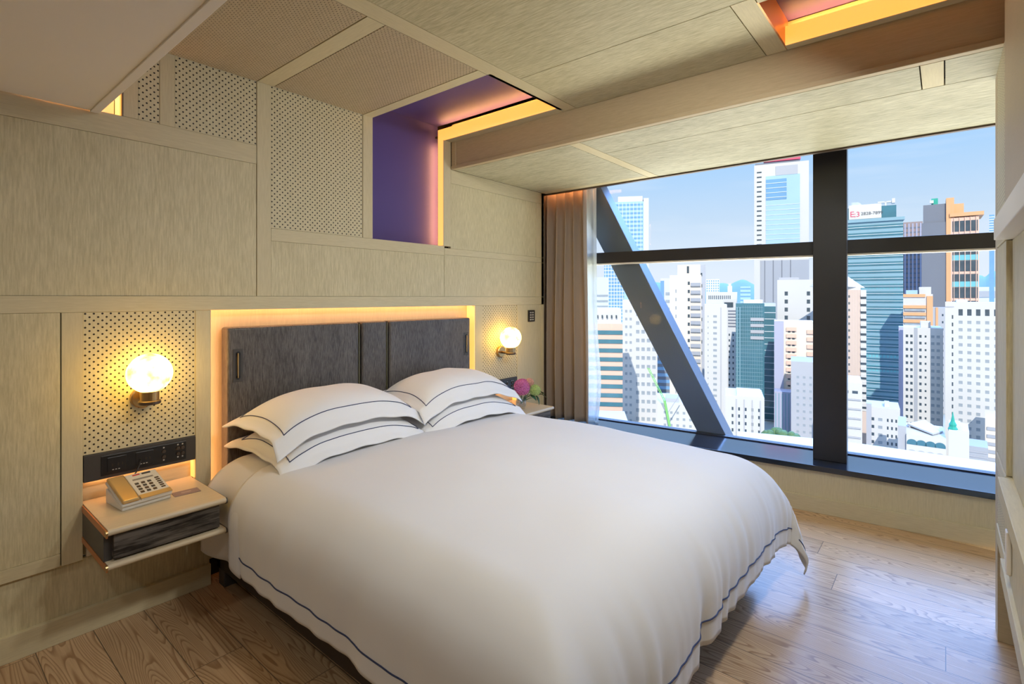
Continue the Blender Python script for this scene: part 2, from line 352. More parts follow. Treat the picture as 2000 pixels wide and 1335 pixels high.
# lower zone
P(-2.4, .458, .375, ZR0, 'veneer_z', y=.002); S(-2.4, .458, .321, .375, 'solid_x')
S(.461, .532, .321, ZR0, 'solid_z')
P(.532, .969, .768, ZR0, 'perf_xz', 'perforated_panel', y=.004)
S(.969, 1.04, .321, ZR0, 'solid_z')
P(.532, .969, .321, .65, 'solid_x', 'recess_panel', y=.05, th=.01)
S(2.963, 3.05, .321, ZR0, 'solid_z'); P(3.05, 3.487, .768, ZR0, 'perf_xz', 'perforated_panel', y=.004)
P(3.05, 3.487, .321, .65, 'solid_x', 'recess_panel', y=.05, th=.01)
S(3.487, 3.57, .321, ZR0, 'solid_z'); P(3.57, 3.876, .321, ZR0, 'solid_z', y=.002)
P(-2.4, 1.04, .09, .321, 'veneer_z', 'plinth_panel', y=.02, th=.02); P(2.963, 3.876, .09, .321, 'veneer_z', 'plinth_panel', y=.02, th=.02)
P(1.0, 2.963, .09, 1.44, 'solid_z', 'recess_back', y=.09, th=.018, g=0)
B(3.84, 3.876, 0, .2, 0, 2.412).build('end_board', M['solid_z'], wall)
bb = struct(MB().box(-2.4, 1.04, 0, .04, 0, .105).box(2.963, 3.83, 0, .04, 0, .105).build('baseboard_back', M['solid_x'], bevel=.002))
# light coves of the headboard recess
lc = wall
B(1.06, 2.95, .036, .050, 1.400, 1.408).build('light_strip', M['led_hot'], lc)
B(1.020, 1.028, .036, .050, .35, 1.38).build('light_strip', M['led_hot'], lc)
B(2.957, 2.964, .004, .088, .35, 1.386).build('side_diffuser', M['led'], lc)
# light under each socket panel
for x0, x1, wh in ((.532, .969, 'left'), (3.05, 3.487, 'right')):
    q = empty('bedside_recess_light', ((x0+x1)/2, .03, .64))
    tag(q, 'warm strip light under the socket panel beside the %s' % ('telephone' if wh == 'left' else 'flower vase'), 'strip light')
    B(x0+.02, x1-.01, .036, .046, .654, .660).build('light_strip', M['led_hot'], q)
    B(x1-.006, x1-.001, .006, .05, .56, .65).build('side_diffuser', M['led'], q)
# purple niche through wall and ceiling
CZL = 2.616
nic = struct(empty('trim_1', (2.3, 0, 2.3)))
B(2.0, 2.666, .108, .126, 1.83, 2.77).build('purple_wall_panel', M['purple'], nic)
B(2.0, 2.666, -1.012, .108, 2.748, 2.766).build('purple_ceiling_panel', M['purple'], nic)
B(2.0, 2.006, -1.01, .075, 1.83, 2.716).build('side_board', M['solid_z'], nic) if False else None
MB().box(1.99, 2.006, 0.03, .108, 1.833, 2.748).box(1.99, 2.006, -1.012, .03, 2.64, 2.748).build('side_board', M['solid_z'], nic)
B(2.006, 2.66, .03, .108, 1.82, 1.835).build('niche_floor', M['solid_x'], nic)
B(2.006, 2.67, -1.03, -1.010, 2.616, 2.748).build('niche_end_board', M['bronze'], nic)
MB().box(2.624, 2.634, .004, .060, 1.837, 2.70).box(2.624, 2.634, -1.005, .004, 2.617, 2.70).build('side_diffuser', M['led'], nic)
MB().box(2.642, 2.652, .058, .066, 1.84, 2.60).box(2.642, 2.652, -1.0, .05, 2.696, 2.703).build('light_strip', M['led_cove'], nic)
# yellow niche at far left above the white ceiling
nic2 = struct(empty('trim_2', (.6, 0, 2.4)))
B(.36, .66, .085, .095, 2.27, 2.8).build('back_panel', M['trim_white'], nic2)
B(.662, .668, .004, .08, 2.273, 2.7).build('side_diffuser', M['led'], nic2)
B(.44, .46, .02, .07, 2.3, 2.7).build('light_strip', M['led_hot'], nic2)
B(.669, .674, -.004, .03, 2.27, 2.7).build('edge_trim', M['bronze'], nic2)

# ceiling at 2.616, made of panels
ceil = struct(empty('ceiling', (0, 0, CZL)))
B(-2.4, 5.2, -4.7, .2, 2.83, 3.1).build('slab', M['gap'], ceil)
def C(x0, x1, y0, y1, mat, name='ceiling_panel', z=CZL, th=.03, g=.0018):
    return B(x0+g, x1-g, y0+g, y1-g, z, z+th).build(name, M[mat], ceil, bevel=.0008, seg=1)
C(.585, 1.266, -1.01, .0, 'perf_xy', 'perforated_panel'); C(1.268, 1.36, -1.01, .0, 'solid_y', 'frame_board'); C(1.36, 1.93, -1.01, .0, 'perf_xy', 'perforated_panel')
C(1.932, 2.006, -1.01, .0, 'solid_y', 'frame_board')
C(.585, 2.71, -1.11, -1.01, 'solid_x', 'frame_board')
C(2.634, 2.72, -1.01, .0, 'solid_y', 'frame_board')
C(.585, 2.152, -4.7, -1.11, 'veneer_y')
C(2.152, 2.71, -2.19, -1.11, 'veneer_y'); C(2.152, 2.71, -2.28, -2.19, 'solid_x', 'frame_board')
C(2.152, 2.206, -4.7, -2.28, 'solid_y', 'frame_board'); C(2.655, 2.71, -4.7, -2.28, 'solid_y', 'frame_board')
MB().box(.585, 2.0, -4.7, .1, 2.65, 2.66).box(2.0, 2.72, -2.28, -1.03, 2.65, 2.66).box(2.634, 2.72, -1.03, .1, 2.65, 2.66).build('gap_backing', M['gap'], ceil)
nic3 = struct(empty('trim_3', (2.4, -3, 2.65)))
B(2.206, 2.70, -4.7, -2.28, 2.748, 2.766).build('purple_ceiling_panel', M['purple'], nic3)
B(2.645, 2.655, -4.7, -2.285, 2.617, 2.70).build('side_diffuser', M['led'], nic3)
B(2.663, 2.673, -4.6, -2.29, 2.696, 2.703).build('light_strip', M['led_cove'], nic3)
MB().box(2.196, 2.206, -4.7, -2.28, 2.63, 2.75).box(2.2, 2.70, -2.285, -2.27, 2.617, 2.75).build('side_board', M['copper'], nic3)
# beam + window soffit
beam = struct(empty('trim_4', (2.71, 0, 2.41)))
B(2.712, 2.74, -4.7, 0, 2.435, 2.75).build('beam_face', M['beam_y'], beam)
MB().box(2.700, 2.74, -4.7, 0, 2.412, 2.438).box(2.704, 2.714, -.045, 0, 2.438, 2.616).build('beam_moulding', M['beam_y'], beam, bevel=.003)
ZS = 2.412
def So(x0, x1, y0, y1, mat, name='soffit_panel', g=.0022):
    return B(x0+g, x1-g, y0+g, y1-g, ZS, ZS+.03).build(name, M[mat], beam, bevel=.0008, seg=1)
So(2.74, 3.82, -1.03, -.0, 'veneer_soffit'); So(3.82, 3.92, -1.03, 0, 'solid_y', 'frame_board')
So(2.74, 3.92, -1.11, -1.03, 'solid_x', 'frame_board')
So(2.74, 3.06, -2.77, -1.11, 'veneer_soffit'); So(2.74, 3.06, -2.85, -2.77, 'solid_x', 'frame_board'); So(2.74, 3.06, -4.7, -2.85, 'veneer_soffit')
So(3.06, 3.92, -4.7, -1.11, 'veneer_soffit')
B(3.905, 3.935, -4.7, .15, 2.402, 2.60).build('soffit_edge', M['bronze'], beam)
B(2.74, 3.91, -4.7, 0, 2.445, 2.46).build('gap_backing', M['gap'], beam)
# lower white ceiling at the left
wc = struct(empty('ceiling_lowered', (-.9, -2.3, 2.262)))
B(-2.4, .555, -4.7, -.004, 2.262, 2.83).build('plaster', M['white_paint'], wc)
B(.555, .587, -4.7, -.002, 2.256, 2.83).build('edge_trim', M['trim_white'], wc, bevel=.002)
# remaining walls (behind and beside the camera)
struct(B(-2.5, -2.4, -4.8, .2, 0, 2.9).build('wall_left', M['white_paint']))
struct(B(-2.5, 5.2, -4.8, -4.7, -.1, 2.9).build('wall_front', M['white_paint']))
# right wall block, wardrobe front along y = -3.018
wr = struct(empty('wall_right', (2.5, -3.018, 0)))
YR = -3.018
B(3.0, 3.12, -4.7, YR-.004, 0, 2.41).build('end_wall', M['beam_y'], wr)
B(1.3, 2.99, -3.6, YR-.04, .44, 2.6).build('carcass', M['gap'], wr)
def R(x0, x1, z0, z1, mat, name, y=YR, th=.03, g=.0016):
    return B(x0+g, x1-g, y-th, y, z0+g, z1-g).build(name, M[mat], wr, bevel=.0008, seg=1)
R(2.60, 3.0, 1.735, 2.41, 'perf_xz', 'perforated_panel', y=YR-.004); R(2.60, 3.0, 1.66, 1.735, 'solid_x', 'frame_board')
R(2.60, 3.0, .80, 1.66, 'veneer_z', 'veneer_panel', y=YR-.004); R(2.60, 3.0, .74, .80, 'solid_x', 'frame_board')
R(2.60, 3.0, .50, .74, 'perf_xz', 'perforated_panel', y=YR-.004); R(2.60, 3.0, .433, .50, 'solid_x', 'frame_board')
R(1.3, 2.60, 1.735, 2.616, 'beam_y', 'veneer_panel'); 
B(1.3, 2.585, YR-.03, YR+.03, 1.66, 1.735).build('frame_board', M['trim_white'], wr, bevel=.002)
R(1.3, 2.59, .80, 1.66, 'veneer_z', 'veneer_panel', y=YR-.02); B(1.3, 2.585, YR-.03, YR+.02, .74, .80).build('frame_board', M['solid_x'], wr, bevel=.002)
R(1.3, 2.59, .50, .74, 'veneer_z', 'drawer_front'); B(1.3, 2.60, YR-.03, YR+.012, .433, .50).build('frame_board', M['solid_x'], wr, bevel=.002)
B(2.33, 2.375, YR, YR+.014, .545, .685).build('pull_handle', M['trim_white'], wr, bevel=.004)

# ================================================================== window wall (facade turned about 6 degrees)
AL = math.atan(.103)
win = struct(empty('window_1', (4.19, 0, 0), AL))
ca, sa = math.cos(AL), math.sin(AL)
def w2l(x, y): dx, dy = x-4.19, y; return dx*ca+dy*sa, -dx*sa+dy*ca
def pix_local(u, v, lx):
    r = ray(u); z_per = -(v-HV)/F
    a0 = w2l(CX, CY); a1 = w2l(CX+r.x, CY+r.y); k = (lx-a0[0])/(a1[0]-a0[0])
    return (lx, a0[1]+k*(a1[1]-a0[1]), CZ+k*z_per)
def WL(*a): return MB().box(*a)
WT = 2.60
Y0, Y1 = -4.6, .2
wf = struct(empty('wall_window', (4.19, 0, 0), AL))
WL(-.40, .0, Y0, Y1, -.1, .285).build('under_sill_wall', M['solid_z'], wf, local=True)
bw = struct(WL(-.415, -.40, -4.5, -.02, 0, .105).build('baseboard_window', M['solid_y'], None, bevel=.002)); bw.parent = None; bw.location = (4.19, 0, 0); bw.rotation_euler = (0, 0, AL)
WL(-.30, .12, Y0, Y1, WT, 2.83).build('head_wall', M['gap'], wf, local=True)
WL(-.10, .12, .0, .5, -.1, 2.83).build('jamb_wall', M['solid_z'], wf, local=True)
WL(-.43, -.02, Y0, .16, .285, .322).build('window_sill', M['sill'], win, local=True, bevel=.003)
ZM0, ZM1 = 1.765, 1.862
WL(-.06, .03, Y0, Y1, ZM0, ZM1).build('transom', M['metal_dark'], win, local=True, bevel=.003)
WL(-.062, .0, Y0, Y1, ZM0-.014, ZM0-.002).build('transom_bead', M['white_paint'], win, local=True)
WL(-.02, .05, Y0, Y1, .28, .330).build('bottom_frame', M['metal_dark'], win, local=True)
WL(-.03, .05, Y0, Y1, 2.56, WT).build('top_frame', M['metal_dark'], win, local=True)
for a, b_, c, d in ((Y0, -2.3, .33, ZM0), (-2.12, .2, .33, ZM0), (Y0, -2.3, ZM1, 2.56), (-2.12, .2, ZM1, 2.56)):
    WL(.004, .012, a, b_, c, d).build('pane', M['glass'], win, local=True)
col_ = struct(WL(-.268, .06, -2.325, -2.125, .322, 2.83).build('trim_5', M['metal_dark'], None, bevel=.004)); col_.location = (4.19, 0, 0); col_.rotation_euler = (0, 0, AL)
# diagonal structural brace behind the transom, outside the panes
LB = .03
def exl(p, q, z):  # extrapolate edge to height z
    k = (z-p[2])/(q[2]-p[2]); return (p[0], p[1]+(q[1]-p[1])*k, z)
pl0, pl1 = pix_local(1168, 470, LB), pix_local(1362, 843, LB)
pr0, pr1 = pix_local(1198, 415, LB), pix_local(1418, 850, LB)
poly = [exl(pl0, pl1, .20), exl(pr0, pr1, .20), exl(pr0, pr1, 2.75), exl(pl0, pl1, 2.75)]
br = struct(MB().prism(poly, (.20, 0, 0)).build('trim_6', M['brace'], None, bevel=.004)); br.location = (4.19, 0, 0); br.rotation_euler = (0, 0, AL)
# curtain pocket light
pk = empty('curtain_pocket_light', (4.0, -.2, 2.5)); tag(pk, 'warm light strip above the taupe drape in the ceiling pocket', 'strip light')
B(3.945, 3.955, -.50, .04, 2.47, 2.50).build('light_strip', M['led_soft'], pk)
struct(MB().box(3.876, 4.4, .12, .2, -.1, 2.83).build('wall_pocket', M['solid_z']))

# ================================================================== curtains
def drape(name, x0, y0, y1, z0, z1, amp, nf, mat, seed, flare, bulge=0):
    rnd = random.Random(seed); ph = [rnd.uniform(-.5, .5) for _ in range(nf+2)]
    def fn(u, v):
        z = z0+(z1-z0)*v; k = u*nf; i = int(min(k, nf-1))
        w = ph[i]*(1-(k-i))+ph[i+1]*(k-i)
        dn = 1-v
        yy = y0+(y1-y0)*(u+.012*math.sin(5*dn+i)) - flare*u*dn**2 - bulge*u*math.exp(-((dn-.85)/.15)**2)
        a = amp*(1+.6*w)*(1-.25*v)
        xx = x0 + a*math.sin(2*PI*k + 1.1*w*dn) + .25*a*math.sin(5.1*k+3*dn) - .02*w*dn
        return Vector((xx, yy + .35*a*math.cos(2*PI*k+w), z))
    return MB().grid(fn, nf*18, 40).build(name, mat, None, smooth=True, solid=.004)
dr = drape('drape', 3.985, .09, -.405, .33, 2.58, .045, 5, M['drape'], 3, .02)
tag(dr, 'taupe floor-length drape drawn back beside the window corner', 'curtain')
sh = drape('sheer_curtain', 4.10, .05, -.435, .33, 2.58, .02, 5, M['sheer'], 9, .0, .04)
tag(sh, 'pale translucent sheer curtain bunched behind the taupe drape', 'curtain')

# ================================================================== headboard
HX0, HX1, HZ1 = 1.115, 2.90, 1.295
def xu(u, y=0.0): r = ray(u); k = (y-CY)/r.y; return r.x*k
hb = empty('headboard', (2.0, 0, 0)); tag(hb, 'dark stained oak headboard with three panels in a glowing wall recess', 'headboard')
g1, g2 = xu(703), xu(757)
for a, b_ in ((HX0, g1-.012), (g1+.012, g2-.012), (g2+.012, HX1)):
    B(a, b_, -.008, .078, .22, HZ1).build('panel', M['dark_wood'], hb, bevel=.014, seg=4)
for gx in (g1, g2):
    B(gx-.013, gx+.013, .02, .07, .22, HZ1-.004).build('groove', M['gap'], hb)
    B(gx-.010, gx-.004, -.004, .03, .22, HZ1-.01).build('groove_trim', M['olive'], hb)
for hx, z0, z1 in (((xu(450)+xu(473))/2+.004, 1.02, 1.17), (2.855, 1.02, 1.17)):
    pz = B(hx-.026, hx+.026, -.0105, 0, z0-.012, z1+.012).build('pull_plate', M['charcoal'], hb, bevel=.002)
    m = MB(); pts = []
    m.box(hx-.011, hx+.011, -.0125, -.009, z0+.012, z1-.012); m.lathe([(.011, -.0125), (.011, -.009)], (hx, 0, z0+.012), 20, 'y'); m.lathe([(.011, -.0125), (.011, -.009)], (hx, 0, z1-.012), 20, 'y')
    m.build('pull_slot', M['black'], pz)
    B(hx-.004, hx+.003, -.0165, -.0125, z0+.010, z1-.010).build('pull_bar', M['brass'], pz, bevel=.0015)

# ================================================================== bed
bed = empty('bed', (1.98, -1.05, 0)); tag(bed, 'wide double bed with a dark low frame against the headboard', 'bed')
BX0, BX1, BY0, BY1 = 1.065, 2.87, -2.10, -.015
MB().box(BX0, BX0+.035, BY0, BY1, .085, .30).box(BX1-.035, BX1, BY0, BY1, .085, .30).box(BX0, BX1, BY0, BY0+.035, .085, .30).box(BX0, BX1, -.05, BY1, .085, .30).build('bed_frame', M['bed_dark'], bed, bevel=.004)
for x in (BX0+.005, BX1-.075):
    for y in (-.085, BY0+.15):
        B(x, x+.07, y-.0, y+.07, 0, .29).build('leg', M['charcoal'], bed, bevel=.004)
B(BX0+.04, BX1-.04, BY0+.04, -.06, .20, .36).build('box_base', M['charcoal'], bed)
B(BX0+.02, BX1-.02, BY0+.03, -.03, .36, .575).build('mattress', M['linen'], bed, bevel=.05, seg=5)
BX = (BX0+BX1)/2 - .018
# duvet: draped sheet given by arc lengths a (across) and b (towards the foot)
def bend(s, flat, r):
    if s <= flat: return s, 0.0
    if s < flat+r*PI/2: th = (s-flat)/r; return flat+r*math.sin(th), r*(1-math.cos(th))
    return flat+r, r+(s-flat-r*PI/2)
TOP = .655
def duvet_pt(a, b, lift=0.0):
    s = 1 if a >= 0 else -1
    oa, da = bend(abs(a), .775, .225); ob, db = bend(max(b, 0), 1.56, .26)
    y = -.40-ob; dr_ = math.sqrt(da*da+db*db)
    top = TOP + .030*(1-min(1, (abs(a)/.95))**2)*min(1, b/.4+.2) - .035*max(0, (b-1.1)/.7)**2
    x = BX + s*oa
    N3 = lambda p, q, r_: noise.noise(Vector((p, q, r_)))
    # creases: soft on the sides, finer and fan-shaped over the foot end
    w = min(db, .37)*(.055*N3(a*6, db*1.2, 1) + .060*N3(a*14+db*2, db*1.0, 5) + .011*N3(a*27, db*.8, 9))
    if db > 0: w += .004*min(1, db/.2)*N3(a*20, 0, 4)
    ww = min(da, .4)*(.035*N3(b*4, da*1.5, 2) + .022*N3(b*13+da, da, 6))
    x += s*(ww - .02*min(1, da/.4)); y -= w
    if da > 0 and db > 0:                         # corner: pushed out diagonally with folds
        c = min(1, min(da, db)/.3); ang = math.atan2(db, da)
        f = .012*math.sin(ang*7+1)*c
        x += s*(f*math.sin(ang) + .05*c); y += f*math.cos(ang) - .09*c*math.cos(ang-.5)
    z = top - dr_
    n = noise.noise(Vector((x*2.1, y*2.1, 3)))*.016 + noise.noise(Vector((x*5, y*5, 8)))*.005
    z += n*(1-min(1, dr_/.15)*.7)
    return Vector((x, y, z+lift))
LA, LBm = .775+.225*PI/2+.175, 1.56+.26*PI/2+.115
dv = empty('duvet', (BX, -1.2, .6)); tag(dv, 'puffy white duvet with navy piping spread over the bed', 'duvet')
MB().grid(lambda u, v: duvet_pt((u*2-1)*LA, v*LBm), 190, 130).build('cover', M['linen'], dv, smooth=True, solid=.006)
PO = .075
def dv_out(a, b):
    e = .004; p = duvet_pt(a, b); n_ = (duvet_pt(a+e, b)-p).cross(duvet_pt(a, b+e)-p); n_.normalize()
    if n_.dot(Vector((p.x-BX, p.y+1.2, .25))) < 0: n_ = -n_
    return p+n_*.0045
pts = []
for k in range(160): pts.append(dv_out(-(LA-PO), .03+(LBm-PO-.03)*k/159))
for k in range(1, 300): pts.append(dv_out(-(LA-PO)+2*(LA-PO)*k/300, LBm-PO))
for k in range(160): pts.append(dv_out(LA-PO, (LBm-PO)-(LBm-PO-.03)*k/159))
MB().tube(pts, .0026, 6).build('piping', M['piping'], dv, smooth=True)
# under-sheet at the head end
def sheet_pt(a, b):
    s = 1 if a >= 0 else -1
    oa, da = bend(abs(a), .775, .19)
    return Vector((BX+s*(oa+.025*min(1, da/.2)*math.sin(b*16+2)), -.10-b, .64-da*(1+.05*math.sin(b*14)) + .012*noise.noise(Vector((oa*4*s, b*5, 1)))))
ls = .80+.19*PI/2+.19
sheet = MB().grid(lambda u, v: sheet_pt((u*2-1)*ls, v*.42), 120, 24).build('bed_sheet', M['linen'], None, smooth=True, solid=.01)
tag(sheet, 'white under-sheet hanging beside the head of the bed below the pillows', 'sheet')

# ================================================================== pillows
def pillow(cx, cy, zc, Wd, Dp, H, tilt, sag, seed, label, rz=0, front_drop=.0):
    rnd = random.Random(seed); fl = .055
    root = empty('pillow', (cx, cy, zc)); tag(root, label, 'pillow', None)
    xi, yi = Wd/2-fl, Dp/2-fl
    def mid(x, y):
        ex = abs(x)/(Wd/2); ey = abs(y)/(Dp/2)
        z = -sag*(ex**3.2) - sag*.25*(ey**3)
        z += tilt*y
        z -= front_drop*min(1.3, max(0, (-y-yi*.97)/fl))
        fx = max(0, (abs(x)-xi)/fl); fy = max(0, (abs(y)-yi)/fl)
        z += .005*min(1, fx)*math.sin(y*38+seed) + .005*min(1, fy)*math.sin(x*31+seed*2)
        z += .006*noise.noise(Vector((x*7, y*7, seed)))
        return z
    def thick(x, y):
        a = max(0, 1-abs(x/xi)**2.6); b = max(0, 1-abs(y/yi)**2.6)
        wr_ = 1+.05*noise.noise(Vector((x*6+seed, y*6, 2)))
        return .5*H*(a**.55)*(b**.55)*wr_+.003
    def warp(p, q):
        x = p*Wd/2*(1-.05*(1-q*q)); y = q*Dp/2*(1-.07*(1-p*p)); return x, y
    Rm = Matrix.Rotation(rz, 3, 'Z')
    def pt(p, q, sgn):
        x, y = warp(p, q); v = Rm @ Vector((x, y, mid(x, y)+sgn*thick(x, y))); return v+Vector((cx, cy, zc))
    n, m = 64, 46
    mb = MB().grid(lambda u, v: pt(u*2-1, v*2-1, 1), n, m)
    k = len(mb.v); mb.grid(lambda u, v: pt(u*2-1, v*2-1, -1), n, m)
    W1 = n+1
    rim = [i for i in range(W1)] + [j*W1+n for j in range(1, m+1)] + [m*W1+i for i in range(n-1, -1, -1)] + [j*W1 for j in range(m-1, 0, -1)]
    for i in range(len(rim)):
        a, b = rim[i], rim[(i+1) % len(rim)]; mb.f.append((a, b, k+b, k+a))
    mb.build('pillowcase', M['linen2'], root, smooth=True)
    pi_, qi = xi/(Wd/2), yi/(Dp/2); pp = []
    for i in range(48): pp.append((-pi_+2*pi_*i/48, -qi))
    for i in range(32): pp.append((pi_, -qi+2*qi*i/32))
    for i in range(48): pp.append((pi_-2*pi_*i/48, qi))
    for i in range(33): pp.append((-pi_, qi-2*qi*i/32))
    MB().tube([pt(p, q, 1)+Vector((0, 0, .0015)) for p, q in pp], .0021, 6).build('piping', M['piping'], root, smooth=True)
    return root
pillow(1.555, -.295, .742, .90, .59, .15, .05, .055, 1, 'lower white pillow of the stack nearest the telephone', .03, .035)
pillow(1.545, -.272, .872, .90, .54, .165, .05, .075, 2, 'upper white pillow of the stack nearest the telephone, navy piping', .045, .045)
pillow(2.42, -.31, .742, .88, .59, .15, .05, .055, 3, 'lower white pillow of the stack nearest the flower vase', -.01, .035)
pillow(2.42, -.28, .872, .90, .54, .165, .05, .075, 4, 'upper white pillow of the stack nearest the flower vase, navy piping', .0, .045)

# ================================================================== nightstands
def nightstand(x0, label):
    x1 = x0+.425; yb, yf = .045, -.395
    root = empty('nightstand', (x0+.21, -.2, .4)); tag(root, label, 'nightstand')
    def roll(z0, z1, nm):
        m = MB().box(x0, x1, yf+.012, yb, z0, z1); m.lathe([((z1-z0)/2, x0), ((z1-z0)/2, x1)], (0, yf+.013, (z0+z1)/2), 20, 'x')
        return m.build(nm, M['shelf'], root, smooth=False)
    roll(.534, .560, 'top_shelf'); roll(.402, .424, 'lower_shelf')
    B(x0+.022, x1-.02, yf+.022, yb-.002, .432, .534).build('drawer', M['dark_wood_x'], root, bevel=.002)
    for z0, z1 in ((.528, .556), (.398, .422)):
        B(x0-.006, x0, yf+.004, 0, z0, z1).build('edge_trim', M['copper'], root, bevel=.001)
        m = MB().lathe([(.013, x1), (.013, x1+.006)], (0, yf+.013, (z0+z1)/2+.002), 16, 'x').box(x1, x1+.006, yf+.012, -.002, z0+.002, z1); m.build('edge_trim', M['charcoal'], root)
        MB().lathe([(.013, x0-.007), (.013, x0)], (0, yf+.013, (z0+z1)/2+.002), 16, 'x').build('end_cap', M['brass'], root)
    MB().box(x0-.004, x0+.022, yf+.05, .01, .424, .534).build('side_bracket', M['charcoal'], root)
    B(x0+.01, x0+.035, -.0, .02, .33, .402).build('wall_bracket', M['shelf'], root)
    return root
nightstand(.534, 'floating nightstand under the telephone, pale shelves and dark drawer')
nightstand(3.056, 'floating nightstand under the flower vase, mostly hidden behind the bed')

# ================================================================== socket panels
def socket_panel(x0, x1, label):
    root = empty('socket_panel', ((x0+x1)/2, 0, .71)); tag(root, label, 'socket panel')
    B(x0+.002, x1-.002, -.003, .028, .651, .767).build('fascia', M['charcoal'], root, bevel=.001)
    w = x1-x0
    f = B(x0+.14*w, x0+.90*w, -.006, -.003, .665, .752).build('control_plate', M['black'], root, bevel=.001)
    for k in (.19, .43):
        s_ = B(x0+k*w, x0+(k+.16)*w, -.0085, -.006, .677, .741).build('socket', M['black'], root, bevel=.002)
        for dx in (.035, .085, .12): B(x0+(k+dx)*w, x0+(k+dx+.012)*w, -.009, -.0085, .700, .712).build('pin_hole', M['gap'], s_)
        for dx in (.04, .065, .09): B(x0+(k+dx)*w, x0+(k+dx+.014)*w, -.0091, -.0085, .684, .687).build('marking', M['grey_ink'], s_)
    for kx, kz in ((.685, .722), (.685, .697), (.82, .724), (.865, .724), (.82, .698), (.865, .698)):
        b = MB().lathe([(.0075, -.012), (.0085, -.006)], (x0+kx*w, 0, kz), 18, 'y').build('button', M['bronze'], root)
        MB().lathe([(.0048, -.0126), (.0052, -.0118)], (x0+kx*w, 0, kz), 14, 'y').build('button_face', M['charcoal'], b)
    for kx, kz in ((.685, .739), (.685, .681), (.82, .741), (.865, .741), (.82, .682), (.865, .682)):
        B(x0+kx*w-.003, x0+kx*w+.003, -.0066, -.006, kz-.003, kz+.003).build('symbol', M['grey_ink'], root)
    return root
socket_panel(.532, .969, 'black socket and switch panel on the wall above the telephone')
socket_panel(3.05, 3.487, 'black socket panel on the wall behind the flower vase')
# keypad switch by the curtain
sw = empty('wall_switch', (3.683, 0, 1.286)); tag(sw, 'small black wall switch with eight keys between lamp and drape', 'switch')
B(3.637, 3.729, -.010, .002, 1.236, 1.338).build('plate', M['black'], sw, bevel=.002)
for i in range(2):
    for j in range(4): B(3.655+i*.032, 3.675+i*.032, -.013, -.010, 1.248+j*.021, 1.260+j*.021).build('key', M['grey_ink'], sw, bevel=.001)

# ================================================================== wall lamps
M['globe'] = emis('alabaster_globe', (1, .63, .13), 11, veins=(.13, .06, .006))
def wall_lamp(x, z, label):
    root = empty('wall_lamp', (x, -.11, z)); tag(root, label, 'wall lamp', None)
    MB().ball((x, -.115, z), .088, 40, 24).build('globe', M['globe'], root, smooth=True)
    MB().lathe([(.030, -.125), (.036, -.122), (.037, -.080), (.033, -.074)], (x, -.115, z), 28).build('cup', M['brass'], root, smooth=False, bevel=.001)
    MB().lathe([(.039, -.138), (.043, -.134), (.043, -.124), (.038, -.120)], (x, -.115, z), 28).build('saucer', M['bronze'], root)
    MB().tube([(x, -.115, z-.13), (x-.0, -.06, z-.128), (x-.0, -.01, z-.125)], .010, 12).build('arm', M['bronze'], root, smooth=True)
    MB().lathe([(.042, -.022), (.046, -.018), (.046, .004)], (x, 0, z-.122), 32, 'y').build('wall_plate', M['brass'], root)
    return root
wall_lamp(.745, 1.112, 'glowing alabaster globe wall lamp above the telephone')
wall_lamp(3.262, 1.122, 'glowing alabaster globe wall lamp above the flower vase')

# ================================================================== telephone and card
tel = empty('telephone', (.70, -.125, .560), math.radians(6)); tag(tel, 'gold and white desk telephone on the nightstand under the lamp', 'telephone')
def TL(x0, x1, y0, y1, z0, z1): return MB().box(x0, x1, y0, y1, z0, z1)
tilt_ = Matrix.Rotation(math.radians(20), 4, 'X')
def tilt(mb): return mb.xf(Matrix.Translation((0, -.09, .016)) @ tilt_ @ Matrix.Translation((0, .09, -.016)))
MB().prism([(-.092, -.09, 0), (-.092, .085, 0), (-.092, .085, .062), (-.092, -.09, .014)], (.184, 0, 0)).build('stand', M['phone_white'], tel, local=True, bevel=.004)
tilt(TL(-.095, .095, -.095, .095, .016, .030)).build('body', M['phone_white'], tel, local=True, bevel=.005)
hs = tilt(TL(-.094, -.030, -.094, .094, .030, .048)).build('handset', M['phone_gold'], tel, local=True, bevel=.008, seg=4)
fp = tilt(TL(-.026, .094, -.094, .094, .030, .036)).build('face_plate', M['phone_white'], tel, local=True, bevel=.002)
tilt(TL(-.026, .094, -.094, -.066, .036, .0395)).build('lower_strip', M['phone_gold'], tel, local=True, bevel=.001)
for i in range(3):
    for j in range(4): tilt(TL(-.012+i*.024, .002+i*.024, -.052+j*.021, -.040+j*.021, .036, .038)).build('key', M['charcoal'] if (i+j) % 2 else M['bronze'], fp, local=True)
for j in range(6): tilt(TL(.068, .084, -.050+j*.015, -.042+j*.015, .036, .0375)).build('memory_key', M['bronze'], fp, local=True)
tilt(TL(.0, .028, .078, .086, .036, .0368)).build('red_mark', M['red'], fp, local=True); tilt(TL(.036, .07, .076, .087, .036, .0368)).build('marking', M['charcoal'], fp, local=True)
for j in range(3): tilt(TL(-.01, .07, .052-.004*j, .0535-.004*j, .036, .0366)).build('printed_line', M['bronze'], fp, local=True)
cp = [(.690, -.050, .622), (.700, -.040, .640), (.720, -.030, .665), (.735, -.022, .70), (.738, -.010, .707)]
MB().tube(cp, .0028, 8).build('cord', M['black'], tel, smooth=True).matrix_local = (Matrix.Translation(tel.location) @ Matrix.Rotation(math.radians(6), 4, 'Z')).inverted() @ Matrix.Translation(tel.location)
cardo = empty('card', (.868, -.185, .5605), math.radians(-4)); tag(cardo, 'mauve printed card lying beside the telephone', 'card')
TL(-.052, .052, -.032, .032, 0, .0012).build('sheet', M['card'], cardo, local=True)
TL(-.02, .02, -.006, .008, .0012, .0016).build('print', plain('card_print', (.42,.33,.33), .5), cardo, local=True)

